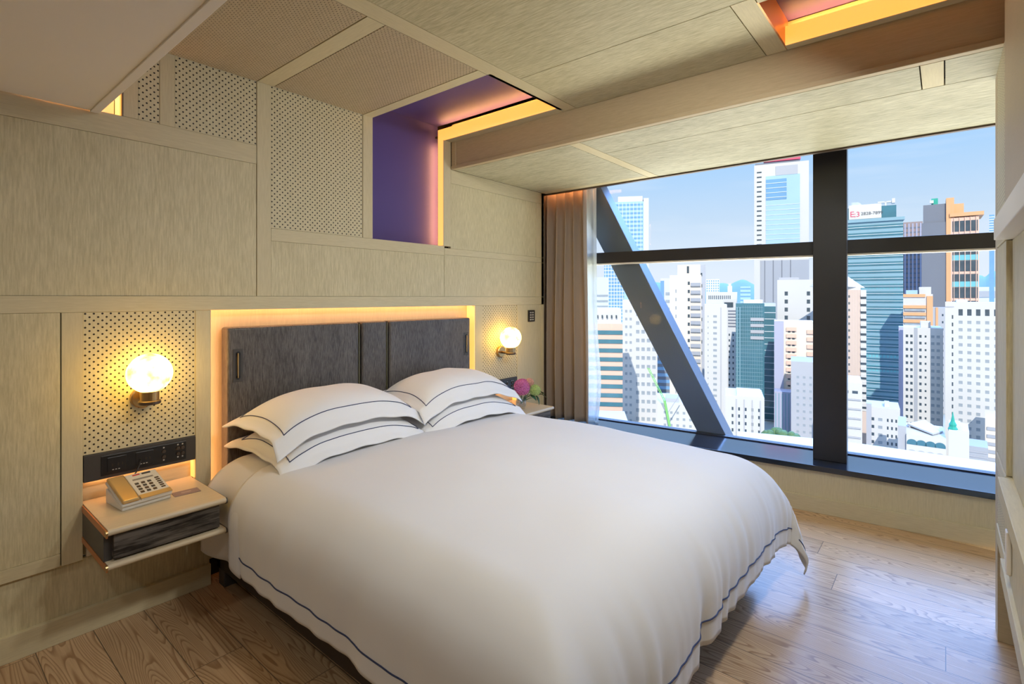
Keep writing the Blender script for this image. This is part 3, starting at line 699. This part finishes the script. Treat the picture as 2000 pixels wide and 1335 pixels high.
# ================================================================== flowers
vx, vy = 3.25, -.235
vase = MB().lathe([(.030, .5606), (.040, .575), (.044, .61), (.036, .645), (.044, .665), (.041, .664), (.033, .645), (.040, .61), (.036, .578), (.0, .570)], (vx, vy, 0), 32, caps=False).build('vase', M['vase_glass'], smooth=True)
tag(vase, 'small clear glass vase with flowers on the nightstand by the drape', 'vase')
def petalball(c, r, n, seed, ps):
    rnd = random.Random(seed); m = MB(); c = Vector(c)
    for k in range(n):
        ph = math.acos(1-2*(k+.5)/n); th = PI*(1+5**.5)*k
        d = Vector((math.cos(th)*math.sin(ph), math.sin(th)*math.sin(ph), math.cos(ph)))
        t = d.orthogonal().normalized(); b = d.cross(t); a0 = rnd.uniform(0, 6)
        ctr = c+d*r*rnd.uniform(.9, 1.05)
        for q in range(4):
            a = a0+q*PI/2; e = t*math.cos(a)+b*math.sin(a); f = t*math.cos(a+PI/2)+b*math.sin(a+PI/2)
            m.add([ctr, ctr+e*ps+f*ps*.6+d*ps*.75, ctr+e*ps*1.5+d*ps*.35, ctr+e*ps-f*ps*.6+d*ps*.75], [(0,1,2,3)])
    m.ball(c, r*.8, 16, 10)
    return m
def flower(name, label, c, r, col, n, ps, seed, rose=False):
    root = empty(name, c); tag(root, label, 'flower')
    petalball(c, r, n, seed, ps).build('bloom', plain(name+'_petals', col, .6, noise_amt=.35, scale=60), root)
    MB().tube([Vector(c)-Vector((0, 0, r*.8)), ((c[0]+vx)/2, (c[1]+vy)/2, .66), (vx, vy, .60)], .004, 6).build('stem', M['stem'], root)
    return root
M['stem'] = plain('green_stem', (.10,.22,.06), .6); M['leaf'] = plain('dark_green_leaf', (.035,.10,.045), .45, noise_amt=.3, scale=30)
flower('pink_hydrangea', 'round pink hydrangea bloom in the glass vase', (vx-.022, vy-.025, .738), .058, (.72,.22,.50), 130, .011, 1)
flower('green_hydrangea', 'pale green bloom behind the pink hydrangea', (vx+.045, vy-.105, .712), .038, (.52,.66,.25), 70, .010, 2)
flower('peach_rose', 'small peach bloom at the top of the flowers', (vx+.035, vy-.055, .768), .030, (.82,.45,.34), 50, .010, 3)
for i, (dx, dy, dz, a, sz) in enumerate(((.12,-.20,.715,-.8,.055),(.15,-.22,.675,-.6,.06),(.10,-.19,.66,-1.2,.055),(.03,-.15,.67,-1.6,.05),(.07,-.17,.69,-.9,.05),(.13,-.17,.74,-.3,.045),(.17,-.19,.69,-.2,.055))):
    m = MB(); L_, W_ = sz, sz*.42
    def lf(u, v, L_=L_, W_=W_): return Vector((L_*v, W_*(u*2-1)*math.sin(PI*min(1, v*.93+.07))**.6, -.012*v*v*4+.006*abs(u*2-1)))
    m.grid(lf, 4, 8); m.xf(Matrix.Translation((vx+dx*.55, vy+dy*.55, dz)) @ Matrix.Rotation(a, 4, 'Z') @ Matrix.Rotation(random.uniform(-.3, .9), 4, 'Y'))
    m.tube([(vx, vy, .61), (vx+dx*.3, vy+dy*.3, dz-.02), (vx+dx*.56, vy+dy*.56, dz)], .002, 5)
    tag(m.build('leaf_sprig', M['leaf'], smooth=True), 'glossy dark green leaf sprig beside the pink hydrangea in the vase', 'leaf', 'leaf sprigs in the flower vase')

# ================================================================== fill lights added in the ceiling, out of view
def fill_light(x, y, z, e, label, aim=None, col=(1, 1, .96), size=.16):
    root = empty('added_fill_light', (x, y, z)); tag(root, label, 'fill light', 'added fill lights in the ceiling')
    MB().lathe([(.085, -.006), (.095, -.002), (.095, .002), (.075, .002), (.075, -.006)], (x, y, z), 32, caps=False).build('ring', M['trim_white'], root)
    l = bpy.data.lights.new('fill_light', 'AREA'); l.shape = 'DISK'; l.size = size; l.energy = e; l.color = col
    lo = bpy.data.objects.new('fill_area_lamp', l); link(lo); lo.parent = root; lo.location = (0, 0, -.008)
    if aim: l.spread = math.radians(125); lo.rotation_euler = (Vector(aim)-Vector((x, y, z))).to_track_quat('-Z', 'Y').to_euler(); lo.location = (0, 0, -.05)
FILLS = [(-.9, -1.0, 2.262, 4, None), (-.3, -2.4, 2.262, 4, None), (1.30, -2.68, 2.616, 6, (2.3, -.9, .6)), (1.85, -2.76, 2.616, 6.5, (2.5, -.9, .6))]
for x, y, z, e, aim in FILLS: fill_light(x, y, z, e, 'added fill light set into the ceiling, outside the view', aim)

# ================================================================== the city
GZ = -72.0
def em(name, col, r=.7, n=.05, sc_=.05): return plain(name, col, r, noise_amt=n, scale=sc_)
E = dict(white=em('white_render', (.58,.56,.53)), cream=em('cream_render', (.70,.62,.52)), pinkish=em('pink_beige_tiles', (.60,.47,.40)),
    grey=em('grey_concrete', (.36,.37,.40)), dgrey=em('dark_grey_cladding', (.17,.18,.21)), orange=em('orange_cladding', (.70,.36,.17)),
    peach=em('peach_band', (.72,.47,.36)), teal=plain('teal_glass', (.05,.16,.20), .15, spec=.8, noise_amt=.3, scale=.12),
    tealm=plain('blue_green_cladding', (.20,.34,.40), .4), blue=plain('blue_glass', (.16,.32,.50), .12, spec=.8, noise_amt=.2, scale=.05),
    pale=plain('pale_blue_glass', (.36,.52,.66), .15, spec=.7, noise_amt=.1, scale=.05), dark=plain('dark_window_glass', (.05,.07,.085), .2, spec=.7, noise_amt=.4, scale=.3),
    line=em('white_floor_line', (.66,.70,.74)), far=em('hazed_far_render', (.55,.60,.66)), lilac=em('lilac_grey_render', (.40,.40,.50)),  # far: distance haze is put into the wall colour
    green=em('green_roof', (.03,.36,.27)), tree=em('tree_green', (.10,.19,.08), sc_=.5, n=.3), red=em('red_sign', (.62,.08,.14)), sign=em('sign_white', (.60,.58,.55)),
    aqua=plain('aqua_glass', (.16,.46,.50), .2, spec=.7), brown=em('brown_render', (.32,.24,.22)), crane=em('crane_green', (.22,.50,.14)),
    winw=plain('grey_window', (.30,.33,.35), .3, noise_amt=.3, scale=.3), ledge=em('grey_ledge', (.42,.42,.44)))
def tower(name, label, cat, u0, u1, vt, d0, d1, th, wall_m, feats=(), vb=None, group=None, rot=0.0):
    dm = (d0+d1)/2; uc = (u0+u1)/2; rc = ray(uc); r0 = ray(u0); r1 = ray(u1)
    nrm = r0.normalized(); nrm = Vector((nrm.x*math.cos(rot)-nrm.y*math.sin(rot), nrm.x*math.sin(rot)+nrm.y*math.cos(rot)))
    pc = Vector((CX, CY))+rc*dm; k_ = (rc*dm).dot(nrm)
    p0 = Vector((CX, CY)) + r0*(k_/r0.dot(nrm)); p1 = Vector((CX, CY)) + r1*(k_/r1.dot(nrm))
    w = (p1-p0).length; ang = math.atan2(p1.y-p0.y, p1.x-p0.x)
    zz = lambda v: CZ - dm*(v-HV)/F
    zt = zz(vt); z0 = GZ if vb is None else zz(vb)
    root = empty(name, (p0.x, p0.y, z0), ang); tag(root, label, cat, group)
    bx = lambda a, b, y0, y1, c, d: MB().box(a*w, b*w, y0, y1, c-z0, d-z0)
    bx(0, 1, 0, th, z0, zt).build('walls', E[wall_m], root, local=True)
    o = .004*dm
    for ft in feats:
        k = ft[0]
        if k == 'W':      # grid of windows: fx0 fx1 cols v0 v1 rows wf hf mat
            _, a, b, nc, v0, v1, nr, wf_, hf, mt = ft
            cw = (b-a)/nc*w; rh = (zz(v0)-zz(v1))/nr
            first = None
            for i in range(nc):
                for j in range(nr):
                    x = a*w+cw*(i+.5); z = zz(v0)-rh*(j+.5)-z0
                    if first is None:
                        first = MB().box(-cw*wf_/2, cw*wf_/2, -.04*o, .2, -rh*hf/2, rh*hf/2).build('window', E[mt], root, local=True); q = first
                    else: q = first.copy(); link(q); q.parent = root
                    q.location = (x, 0, z)
        elif k == 'B':    # floor bands: fx0 fx1 v0 v1 n hf mat [protrusion, name]
            _, a, b, v0, v1, n, hf, mt = ft[:8]; pr = ft[8] if len(ft) > 8 else .12; nm = ft[9] if len(ft) > 9 else 'window_band'
            rh = (zz(v0)-zz(v1))/n; first = None
            for j in range(n):
                if first is None: first = MB().box(a*w, b*w, -pr, .1, -rh*hf/2, rh*hf/2).build(nm, E[mt], root, local=True); q = first
                else: q = first.copy(); link(q); q.parent = root
                q.location = (0, 0, zz(v0)-rh*(j+.5)-z0)
        elif k == 'V':    # vertical strips: fx0 fx1 n v0 v1 wf mat [pr,name]
            _, a, b, n, v0, v1, wf_, mt = ft[:8]; pr = ft[8] if len(ft) > 8 else .15; nm = ft[9] if len(ft) > 9 else 'fin'
            for i in range(n):
                c = a+(b-a)*(i+.5)/n; h = (b-a)/n*wf_/2
                bx(c-h, c+h, -pr, .1, zz(v1), zz(v0)).build(nm, E[mt], root, local=True)
        elif k == 'X':    # block: fx0 fx1 v0 v1 y0 y1 mat name
            _, a, b, v0, v1, y0, y1, mt, nm = ft
            bx(a, b, y0, y1, zz(v1), zz(v0)).build(nm, E[mt], root, local=True)
    root['_w'] = w; root['_z0'] = z0
    return root, w, zz
T = tower
# ---- left pane, far to near
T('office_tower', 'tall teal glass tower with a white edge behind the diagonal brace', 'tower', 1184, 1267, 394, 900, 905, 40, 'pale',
  [('B',0,.86,396,560,20,.45,'blue',.3), ('X',.88,1.0,388,640,-1.2,30,'white','corner_wall'), ('X',.28,.86,383,394,2,30,'white','roof_housing'), ('V',0,.86,10,396,560,.12,'line',.6)])
T('office_tower', 'blue glass office block low behind the diagonal brace', 'tower', 1180, 1219, 515, 600, 600, 30, 'blue', [('B',0,1,518,640,18,.2,'line',.3,'floor_line'), ('V',0,1,7,515,640,.18,'line',.35)])
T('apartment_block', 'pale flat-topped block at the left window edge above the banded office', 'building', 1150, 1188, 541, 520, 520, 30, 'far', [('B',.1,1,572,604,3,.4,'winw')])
T('office_building', 'curved office block with peach and teal floor bands beside the sheer curtain', 'building', 1140, 1216, 632, 230, 240, 30, 'peach',
  [('B',0,1.0,640,832,11,.45,'teal',.5), ('X',.05,.97,602,632,1,26,'white','roof_storey'), ('W',.3,.9,5,612,624,1,.3,.5,'dark')])
T('apartment_block', 'white apartment block crowded with small windows left of the diagonal brace', 'building', 1216, 1284, 585, 300, 305, 30, 'white',
  [('W',.04,.30,2,600,860,17,.5,.35,'winw'), ('W',.36,.98,4,588,860,16,.62,.42,'winw')])
T('office_building', 'dark blue glass block seen just left of the diagonal brace', 'building', 1281, 1310, 668, 400, 400, 20, 'dgrey', [('B',0,1,676,800,10,.5,'blue')])
T('apartment_tower', 'white apartment tower with blue window column left of the beige tower', 'tower', 1290, 1310, 543, 430, 430, 24, 'white', [('X',0,.35,548,700,-.3,3,'blue','glass_column'), ('B',.5,1,566,700,9,.4,'winw')])
T('apartment_tower', 'tall beige apartment tower with dark balconies right of the diagonal brace', 'tower', 1308, 1370, 537, 340, 352, 22, 'cream',
  [('W',.55,.66,1,545,800,16,.6,.4,'dark'), ('B',.66,.97,548,800,17,.45,'grey',1.6,'balcony'), ('W',.05,.35,1,560,790,14,.12,.4,'winw'), ('X',.25,.98,516,537,4,18,'cream','roof_housing'), ('X',.55,.62,519,533,3.8,4,'dark','roof_vent')])
T('apartment_tower', 'right side of the beige balcony tower, its shade put in as grey', 'tower', 1362, 1378, 517, 372, 372, 18, 'ledge', [('W',.3,.7,1,525,700,8,.5,.3,'dark')])  # side face of the beige tower, its shade put into the grey
T('office_tower', 'small tower with chequered blue cladding on the skyline', 'tower', 1379, 1405, 545, 900, 900, 30, 'line', [('W',0,1,6,546,575,6,.5,.6,'blue')])
T('hotel', 'low pale building with an arcaded top floor under the hills', 'building', 1380, 1440, 570, 640, 650, 30, 'white', [('W',.05,.8,12,573,588,1,.45,.5,'dark')])
T('domed_tower', 'slim pale domed tower before the hills', 'tower', 1421, 1430, 558, 1100, 1100, 10, 'white', [('X',.2,.8,553,558,1,8,'white','dome')])
T('office_tower', 'low blue tower before the hills left of the tall glass tower', 'tower', 1446, 1466, 559, 800, 800, 20, 'pale', [('B',0,1,560,590,4,.4,'blue')])
T('apartment_tower', 'white slab tower with one balcony column in the middle of the left window', 'tower', 1376, 1420, 594, 270, 276, 22, 'white',
  [('W',.38,.56,1,612,800,17,.9,.4,'winw'), ('W',.12,.2,1,612,800,17,.5,.3,'winw'), ('V',.70,.76,1,600,800,.8,'ledge',.3,'pipe')])
T('apartment_block', 'white block with striped louvre storeys left of the dark glass office', 'building', 1412, 1437, 584, 345, 345, 20, 'white',
  [('B',.4,1,604,640,6,.5,'dgrey'), ('W',.35,.95,2,648,790,13,.35,.4,'dark'), ('X',.1,.8,590,600,-.2,2,'dark','recess')])
T('office_building', 'dark teal glass office with a white roof in the left window', 'building', 1437, 1493, 592, 280, 285, 30, 'teal',
  [('B',.0,.95,596,790,26,.10,'tealm',.25,'floor_line'), ('V',.22,.95,9,596,790,.10,'tealm',.3), ('X',.28,.95,585,592,2,22,'line','roof_storey'), ('B',.52,.98,617,665,4,.5,'ledge',.7,'balcony'), ('V',0,.2,2,600,790,.35,'tealm',.3)])
T('office_building', 'narrow dark glass office with thin white floor lines', 'building', 1491, 1515, 598, 310, 310, 16, 'teal', [('B',0,1,604,850,20,.10,'line',.25,'floor_line'), ('X',0,1,592,598,1,18,'far','roof_storey')])
tw, w_, zz_ = T('office_tower', 'tallest white and blue glass tower with a red roof sign left of the column', 'tower', 1473, 1580, 318, 420, 424, 45, 'white',
  [('X',.22,.84,342,500,-.6,2,'pale','glass_front'), ('X',.22,.60,349,389,-1.0,-.5,'blue','glass_recess'), ('B',.22,.60,352,389,4,.10,'line',1.3,'floor_line'), ('B',.22,.84,395,500,11,.08,'line',.9,'floor_line'),
   ('W',.05,.14,1,328,500,18,1,.3,'dark'), ('X',.40,.80,324,342,-.8,1,'ledge','plant_storey'), ('X',.02,.85,313,318,4,36,'dgrey','roof_frame'), ('X',.18,.86,290,311,4,8,'red','roof_sign'),
   ('X',0,1.0,508,640,-1.5,3,'grey','lower_storeys'), ('V',.12,.75,4,508,590,.10,'dgrey',1.7), ('X',0,.11,500,640,-2.4,-1,'white','corner_wall')])
T('apartment_tower', 'white apartment tower with sparse windows left of the black column', 'tower', 1518, 1590, 546, 300, 300, 26, 'white', [('W',.2,.3,1,565,628,4,.9,.5,'dark'), ('W',.80,.9,1,565,628,4,.9,.5,'dark'), ('X',.05,.6,541,546,2,20,'ledge','roof_wall')])
T('apartment_block', 'old apartment block with orange and pink balconies left of the black column', 'building', 1512, 1592, 628, 262, 262, 24, 'cream',
  [('B',.30,.55,636,768,10,.5,'peach',1.2,'balcony'), ('B',.80,1,640,768,9,.5,'peach',1.2,'balcony'), ('W',.32,.53,2,641,773,10,.6,.3,'dark'), ('X',.0,.24,628,840,-.5,2,'lilac','darker_bay'), ('W',.03,.22,2,640,830,16,.5,.4,'winw')])  # left bay in a darker lilac-grey than the walls
T('apartment_block', 'grey stepped block at the foot of the black column', 'building', 1545, 1592, 706, 225, 225, 22, 'ledge', [('W',.15,.95,3,730,850,9,.4,.35,'winw')])
T('office_building', 'low blue-grey block under the pink balconies', 'building', 1512, 1550, 765, 250, 250, 10, 'lilac', [('V',0,1,6,768,870,.3,'tealm')])
T('apartment_block', 'low white apartment house with four window bays under the dark glass office', 'building', 1417, 1493, 775, 200, 202, 20, 'white',
  [('W',.1,.95,5,792,862,5,.28,.45,'dark'), ('X',.30,.95,770,775,2,16,'line','roof_canopy'), ('V',.18,1,4,780,862,.12,'ledge',.4,'pipe')])
T('apartment_block', 'low white block with rooftop clutter below the diagonal brace', 'building', 1284, 1372, 788, 205, 205, 22, 'white', [('W',.1,.95,6,800,862,5,.4,.4,'winw'), ('X',.2,.5,781,788,3,12,'ledge','roof_housing')])
T('apartment_block', 'flat white roof block at the bottom left of the window', 'building', 1140, 1232, 836, 190, 190, 30, 'sign', [])
# ---- right pane
T('office_tower', 'slim blue tower at the far right window edge', 'tower', 1932, 1942, 419, 800, 800, 20, 'blue', [('B',0,1,421,460,8,.3,'line',.3,'floor_line')])
T('office_tower', 'brown-grey ribbed tower between the teal office and the blank grey tower', 'tower', 1764, 1802, 433, 420, 424, 26, 'brown', [('V',0,1,5,436,600,.35,'lilac',.5), ('B',0,1,440,600,18,.3,'dgrey',.2)])
ta, wa, za = T('office_tower', 'teal banded glass office carrying the white telephone number sign', 'tower', 1640, 1764, 430, 330, 336, 40, 'tealm',
  [('B',0,1,436,796,25,.52,'teal',.3), ('B',0,1,436,796,25,.06,'line',.5,'floor_line'), ('X',.0,1.02,427,433,-1.5,30,'tealm','roof_slab'), ('X',.10,.90,403,427,1,28,'teal','plant_storey'), ('W',.3,.96,12,554,564,1,.7,1,'aqua'),
   ('W',.3,.96,12,686,697,1,.7,1,'aqua'), ('W',.3,.96,12,712,724,1,.7,1,'aqua'), ('X',.15,.67,398,426,.2,1,'sign','sign_board'), ('X',.62,.86,392,395,6,8,'sign','crane_arm'), ('X',.84,.89,388,397,5,9,'sign','crane_weight'), ('X',.73,.76,392,404,6,8,'sign','crane_mast')])
def text3(s, x, z, size, mat, root, y):
    c = bpy.data.curves.new('lettering', 'FONT'); c.body = s; c.size = size; c.extrude = .05; c.materials.append(mat)
    o0 = bpy.data.objects.new('lettering_source', c); me = bpy.data.meshes.new_from_object(o0); bpy.data.objects.remove(o0); o = bpy.data.objects.new('lettering', me); link(o); o.parent = root; o.location = (x, y, z); o.rotation_euler = (PI/2, 0, 0); o['label'] = 'lettering on the white sign board'; return o
z0a = ta['_z0']; zs = za(418)-z0a
text3('E', .165*wa, zs-1.0, 5.2, E['red'], ta, .05); text3(';3', .235*wa, zs-1.0, 4.6, E['red'], ta, .05); text3('2828-7899', .345*wa, zs-.2, 2.7, E['dark'], ta, .05)
tb, wb, zb = T('office_tower', 'blank dark grey tower with an orange framed glass wing', 'tower', 1800, 1912, 432, 360, 352, 34, 'dgrey',
  [('X',.03,.45,396,432,1,30,'dgrey','upper_block'), ('X',.44,.52,392,620,-.8,20,'orange','corner_pier'), ('X',.44,.58,386,432,0,14,'orange','stair_head'), ('X',.5,.75,398,432,2,20,'orange','upper_storey'), ('X',.5,1.08,417,424,-2,24,'orange','roof_canopy'),
   ('X',.52,1.0,426,620,-.6,2,'peach','wing_frame'), ('B',.55,.98,430,610,7,.80,'dark',.8), ('B',.55,.98,456+22,610+22,3,.2,'aqua',1.0), ('V',.53,1.0,5,426,615,.12,'peach',1.3), ('X',.18,.30,382,396,6,12,'green','roof_plant'), ('X',.15,.22,386,392,4,6,'sign','roof_dish')])
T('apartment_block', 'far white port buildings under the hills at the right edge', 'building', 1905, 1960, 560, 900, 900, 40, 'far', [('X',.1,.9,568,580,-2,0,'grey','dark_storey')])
T('apartment_tower', 'pointed-roof beige tower with a white bay column right beside the black column', 'tower', 1640, 1692, 566, 250, 252, 20, 'pinkish',
  [('X',0,.79,557,566,0,18,'sign','roof_storey'), ('W',.33,.40,1,572,745,13,.9,.35,'dark'), ('W',.02,.08,1,565,745,14,.9,.5,'dark'), ('V',.12,.75,6,566,745,.06,'cream',.15), ('X',.79,1,566,800,-.3,1,'white','bay_shaft'), ('B',.79,1,574,800,16,.35,'dark',.5), ('B',.79,1,570,796,16,.3,'white',1.1,'bay')])
# pyramid roof of the pointed tower
pr_ = empty('tower_roof', (0, 0, 0)); tag(pr_, 'white pyramid roof with a spire on the beige tower', 'roof')
a = Vector((CX, CY))+ray(1638)*249; b = Vector((CX, CY))+ray(1690)*251; back = (b-a).normalized(); nb = Vector((-back.y, back.x))
if nb.dot(ray(1660)) < 0: nb = -nb
zr = CZ-250*(558-HV)/F; zp = CZ-250*(517-HV)/F
c_ = a+nb*20; d_ = b+nb*20; ap = (a+b)/2*.55+a*.45-(a*.45)+((a-b)*.0)+nb*9 if False else a+(b-a)*.35+nb*10
MB().add([(a.x,a.y,zr),(b.x,b.y,zr-1),(d_.x,d_.y,zr-1),(c_.x,c_.y,zr),(ap.x,ap.y,zp)], [(0,1,4),(1,2,4),(2,3,4),(3,0,4),(0,3,2,1)]).build('roof_slopes', E['sign'], pr_)
MB().tube([(ap.x, ap.y, zp-1), (ap.x, ap.y, zp+4.5)], .25, 6).build('spire', E['sign'], pr_)
MB().add([(ap.x-nb.x*5.2+(a-b).x*.08, ap.y-nb.y*5.2+(a-b).y*.08, zp-7.5), (ap.x-nb.x*5.2-(a-b).x*.10, ap.y-nb.y*5.2-(a-b).y*.10, zp-7.5), (ap.x-nb.x*3, ap.y-nb.y*3, zp-3.2)], [(0,1,2)]).build('gable_window', E['teal'], pr_)
T('office_building', 'orange and white striped office above the white windowed block', 'building', 1764, 1822, 574, 290, 290, 16, 'white',
  [('X',0,.75,574,580,-.8,2,'orange','band'), ('B',0,.78,592,648,4,.42,'orange',.9,'band'), ('B',.05,.75,598,654,4,.3,'winw',1.0), ('X',.80,1,578,660,-.9,3,'orange','side_pier'), ('X',.55,.95,560,574,3,18,'white','roof_housing'), ('X',.1,.5,566,574,4,14,'pale','roof_tank')])
T('apartment_block', 'olive-shaded block between the two white window blocks', 'building', 1818, 1852, 600, 330, 330, 20, 'ledge', [('W',.62,.75,1,608,830,16,.7,.3,'dark'), ('X',.28,.42,600,640,-.5,2,'orange','corner_pier')])
T('apartment_tower', 'white apartment tower with a recessed dark strip, centre of the right window', 'tower', 1764, 1842, 640, 230, 236, 26, 'white',
  [('W',.04,.27,2,650,836,14,.55,.4,'dark'), ('X',.28,.37,640,840,-.1,.5,'grey','recess'), ('W',.38,.50,1,650,836,14,.5,.4,'dark'), ('W',.52,.62,1,650,836,14,.45,.3,'dark'), ('W',.68,.95,2,650,836,14,.6,.4,'winw'), ('X',.45,.70,628,640,2,12,'white','roof_housing')])
T('apartment_block', 'left side of the white windowed tower, its shade put in as lilac-grey', 'building', 1755, 1767, 638, 262, 262, 12, 'lilac', [])  # side face of the white tower, shade put into the lilac colour
T('hotel', 'broad white hotel with rows of square windows at the right edge', 'building', 1846, 1960, 590, 210, 214, 30, 'white',
  [('W',.20,.96,5,603,617,1,.5,.9,'dark'), ('W',.20,.96,5,622,890,18,.46,.42,'winw'), ('W',.12,.145,1,612,820,14,1,.5,'dark'), ('X',.0,.16,598,600,-.2,4,'ledge','cornice'), ('X',.2,.4,585,590,1,20,'sign','parapet')])
T('office_building', 'white block with grey ledges at the foot of the pointed tower', 'building', 1638, 1684, 747, 180, 181, 20, 'white', [('B',.05,.95,770,880,6,.14,'ledge',.5,'ledge'), ('W',.10,.9,2,762,768,1,.6,.9,'dark')])
T('apartment_block', 'small white apartment house before the teal office', 'building', 1692, 1758, 796, 200, 204, 16, 'white',
  [('W',.12,.28,1,812,872,4,.5,.4,'dark'), ('W',.34,.50,1,812,872,4,.8,.4,'winw'), ('W',.58,.95,3,812,872,4,.4,.4,'dark'), ('X',.0,.16,790,880,-.6,2,'ledge','darker_bay'), ('X',.55,.7,788,796,2,8,'white','roof_housing')])  # left bay in a darker grey than the walls
tA, wA, zA = T('civic_building', 'low white building with a row of arched openings at the bottom right', 'building', 1770, 1848, 852, 165, 166, 20, 'sign', [('X',-.22,0,838,910,1,18,'ledge','side_wing')])
for i in range(4):
    for (vc, mt, s_) in ((868, 'teal', 1.0), (887, 'ledge', .8)):
        m = MB(); r_ = 1.35*s_; cx_ = (.15+.235*i)*wA; cz_ = zA(vc)-tA['_z0']
        m.prism([(cx_+r_*math.cos(a_*PI/10), 0, cz_+r_*math.sin(a_*PI/10)*.9) for a_ in range(11)] + [(cx_-r_, 0, cz_-.5*s_), (cx_+r_, 0, cz_-.5*s_)], (0, -.15, 0)).build('arched_window', E[mt], tA, local=True)
cn = empty('roof_canopy', (0, 0, 0)); tag(cn, 'large slanted white roof plate above the arched building', 'roof')
q0 = Vector((CX, CY))+ray(1772)*178; q1 = Vector((CX, CY))+ray(1822)*166; q2 = Vector((CX, CY))+ray(1842)*170; q3 = Vector((CX, CY))+ray(1806)*190
zc = lambda v, d: CZ-d*(v-HV)/F
P4 = [Vector((q0.x, q0.y, zc(829, 178))), Vector((q1.x, q1.y, zc(849, 166))), Vector((q2.x, q2.y, zc(844, 170))), Vector((q3.x, q3.y, zc(822, 190)))]
MB().prism(P4, (0, 0, .5)).build('roof_plate', E['sign'], cn)
for q in (0, 2): MB().tube([P4[q]*.9+P4[(q+1)%4]*.1, Vector((P4[q].x, P4[q].y, P4[q].z-6))], .3, 6).build('support', E['ledge'], cn)
T('office_building', 'blank white windowless block beside the arched building', 'building', 1853, 1893, 841, 160, 160, 14, 'sign', [('X',.0,.6,835,841,2,12,'white','roof_housing')])
gs = Vector((CX, CY))+ray(1861)*162; gz = zc(841, 162)
MB().lathe([(1.1, 0), (1.2, .7), (.8, 1.4), (.95, 2.0), (.5, 3.0), (.25, 4.6), (.05, 6)], (gs.x, gs.y, gz), 8).build('green_spire', E['green'])
tag(bpy.data.objects['green_spire'], 'small bright green pointed spire on the white block roof', 'spire')
T('apartment_block', 'yellowish sunlit block at the lower right window edge', 'building', 1924, 1960, 818, 190, 190, 18, 'cream', [('B',.1,1,830,905,5,.4,'grey',.4)])
T('low_block', 'long dark low block behind the blank white building', 'building', 1888, 1930, 872, 175, 175, 12, 'grey', [('B',0,1,878,905,3,.2,'ledge',.3,'ledge')])
T('podium', 'broad pale roof terrace along the bottom of the right window', 'building', 1640, 2010, 922, 105, 105, 16, 'sign', [('X',.28,.5,919,922,2,2.6,'ledge','parapet')], rot=-.08)
T('podium', 'broad pale roof terrace along the bottom of the left window', 'building', 1440, 1600, 868, 150, 150, 12, 'sign', [])
# green tower crane
ck = empty('tower_crane', (0, 0, 0)); tag(ck, 'green tower crane leaning left of the diagonal brace', 'crane')
def pt3(u, v, d): r = Vector((CX, CY))+ray(u)*d; return Vector((r.x, r.y, CZ-d*(v-HV)/F))
c0, c1 = pt3(1298, 782, 196), pt3(1266, 718, 200)
for dx in (-.35, .35): MB().tube([c0+Vector((0, dx, 0)), c1+Vector((0, dx, 0))], .14, 5).build('boom_rail', E['crane'], ck)
MB().tube([c0+(c1-c0)*(k/16)+Vector((0, (-.35 if k % 2 else .35), 0)) for k in range(17)], .09, 4).build('boom_lattice', E['crane'], ck)
MB().tube([c0, pt3(1308, 832, 196)], .5, 6).build('mast', E['crane'], ck); MB().tube([pt3(1304, 806, 196), pt3(1326, 772, 196)], .18, 5).build('jib', E['ledge'], ck)
# trees
rt = random.Random(4)
for i, (u, v, d, r) in enumerate(((1690, 893, 150, 2.0), (1714, 886, 160, 2.6), (1738, 890, 150, 2.2), (1760, 893, 146, 2.4), (1672, 893, 156, 1.6), (1497, 850, 190, 2.2), (1514, 846, 204, 2.8), (1531, 850, 190, 2.4), (1550, 853, 180, 2.2))):
    c = pt3(u, v, d); tr_ = empty('tree', (c.x, c.y, c.z-r)); tag(tr_, 'green leafy tree among the low white buildings', 'tree', 'trees at street level between the buildings')
    m = MB()
    for k in range(7): m.ball(c+Vector((rt.uniform(-1, 1), rt.uniform(-1, 1), rt.uniform(-.4, .7)))*r*.5, r*rt.uniform(.45, .65), 10, 6)
    m.build('crown', E['tree'], tr_); MB().tube([(c.x, c.y, GZ), (c.x, c.y, c.z)], .35, 6).build('trunk', E['brown'], tr_)
# ground and hills
gm = struct(MB().box(150, 3000, -2500, 2500, GZ-2, GZ).build('ground', em('pale_ground', (.44,.42,.35), n=.3, sc_=.03)))
def hills(name, u0, u1, prof, d, lab):
    pts_ = []; n = 90; m = MB()
    def fn(u, v):
        uu = u0+(u1-u0)*u; h = 0
        for a_, b_, w_ in prof: h = max(h, b_*math.exp(-((uu-a_)/w_)**2))
        h += 3*noise.noise(Vector((uu*.05, 1, 0)))
        r = Vector((CX, CY))+ray(uu)*(d+v*900); k = math.sin(PI*min(1, v*1.0+.0))
        return Vector((r.x, r.y, GZ + (CZ-GZ+d*(max(h, 4))/F)*math.sin(PI*v)))
    o = m.grid(fn, n, 12).build(name, E['hill'], smooth=True); return struct(o)
E['hill'] = em('haze_blue_hills', (.13,.25,.33), n=.15, sc_=.004)  # blue of distance haze is put into the hill colour
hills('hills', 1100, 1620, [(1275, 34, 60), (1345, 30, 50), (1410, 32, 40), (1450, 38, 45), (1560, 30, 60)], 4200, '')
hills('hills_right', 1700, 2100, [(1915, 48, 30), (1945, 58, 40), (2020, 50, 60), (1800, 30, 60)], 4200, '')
for r_ in bpy.data.objects:
    for k in ('_w', '_z0'):
        if k in r_: del r_[k]
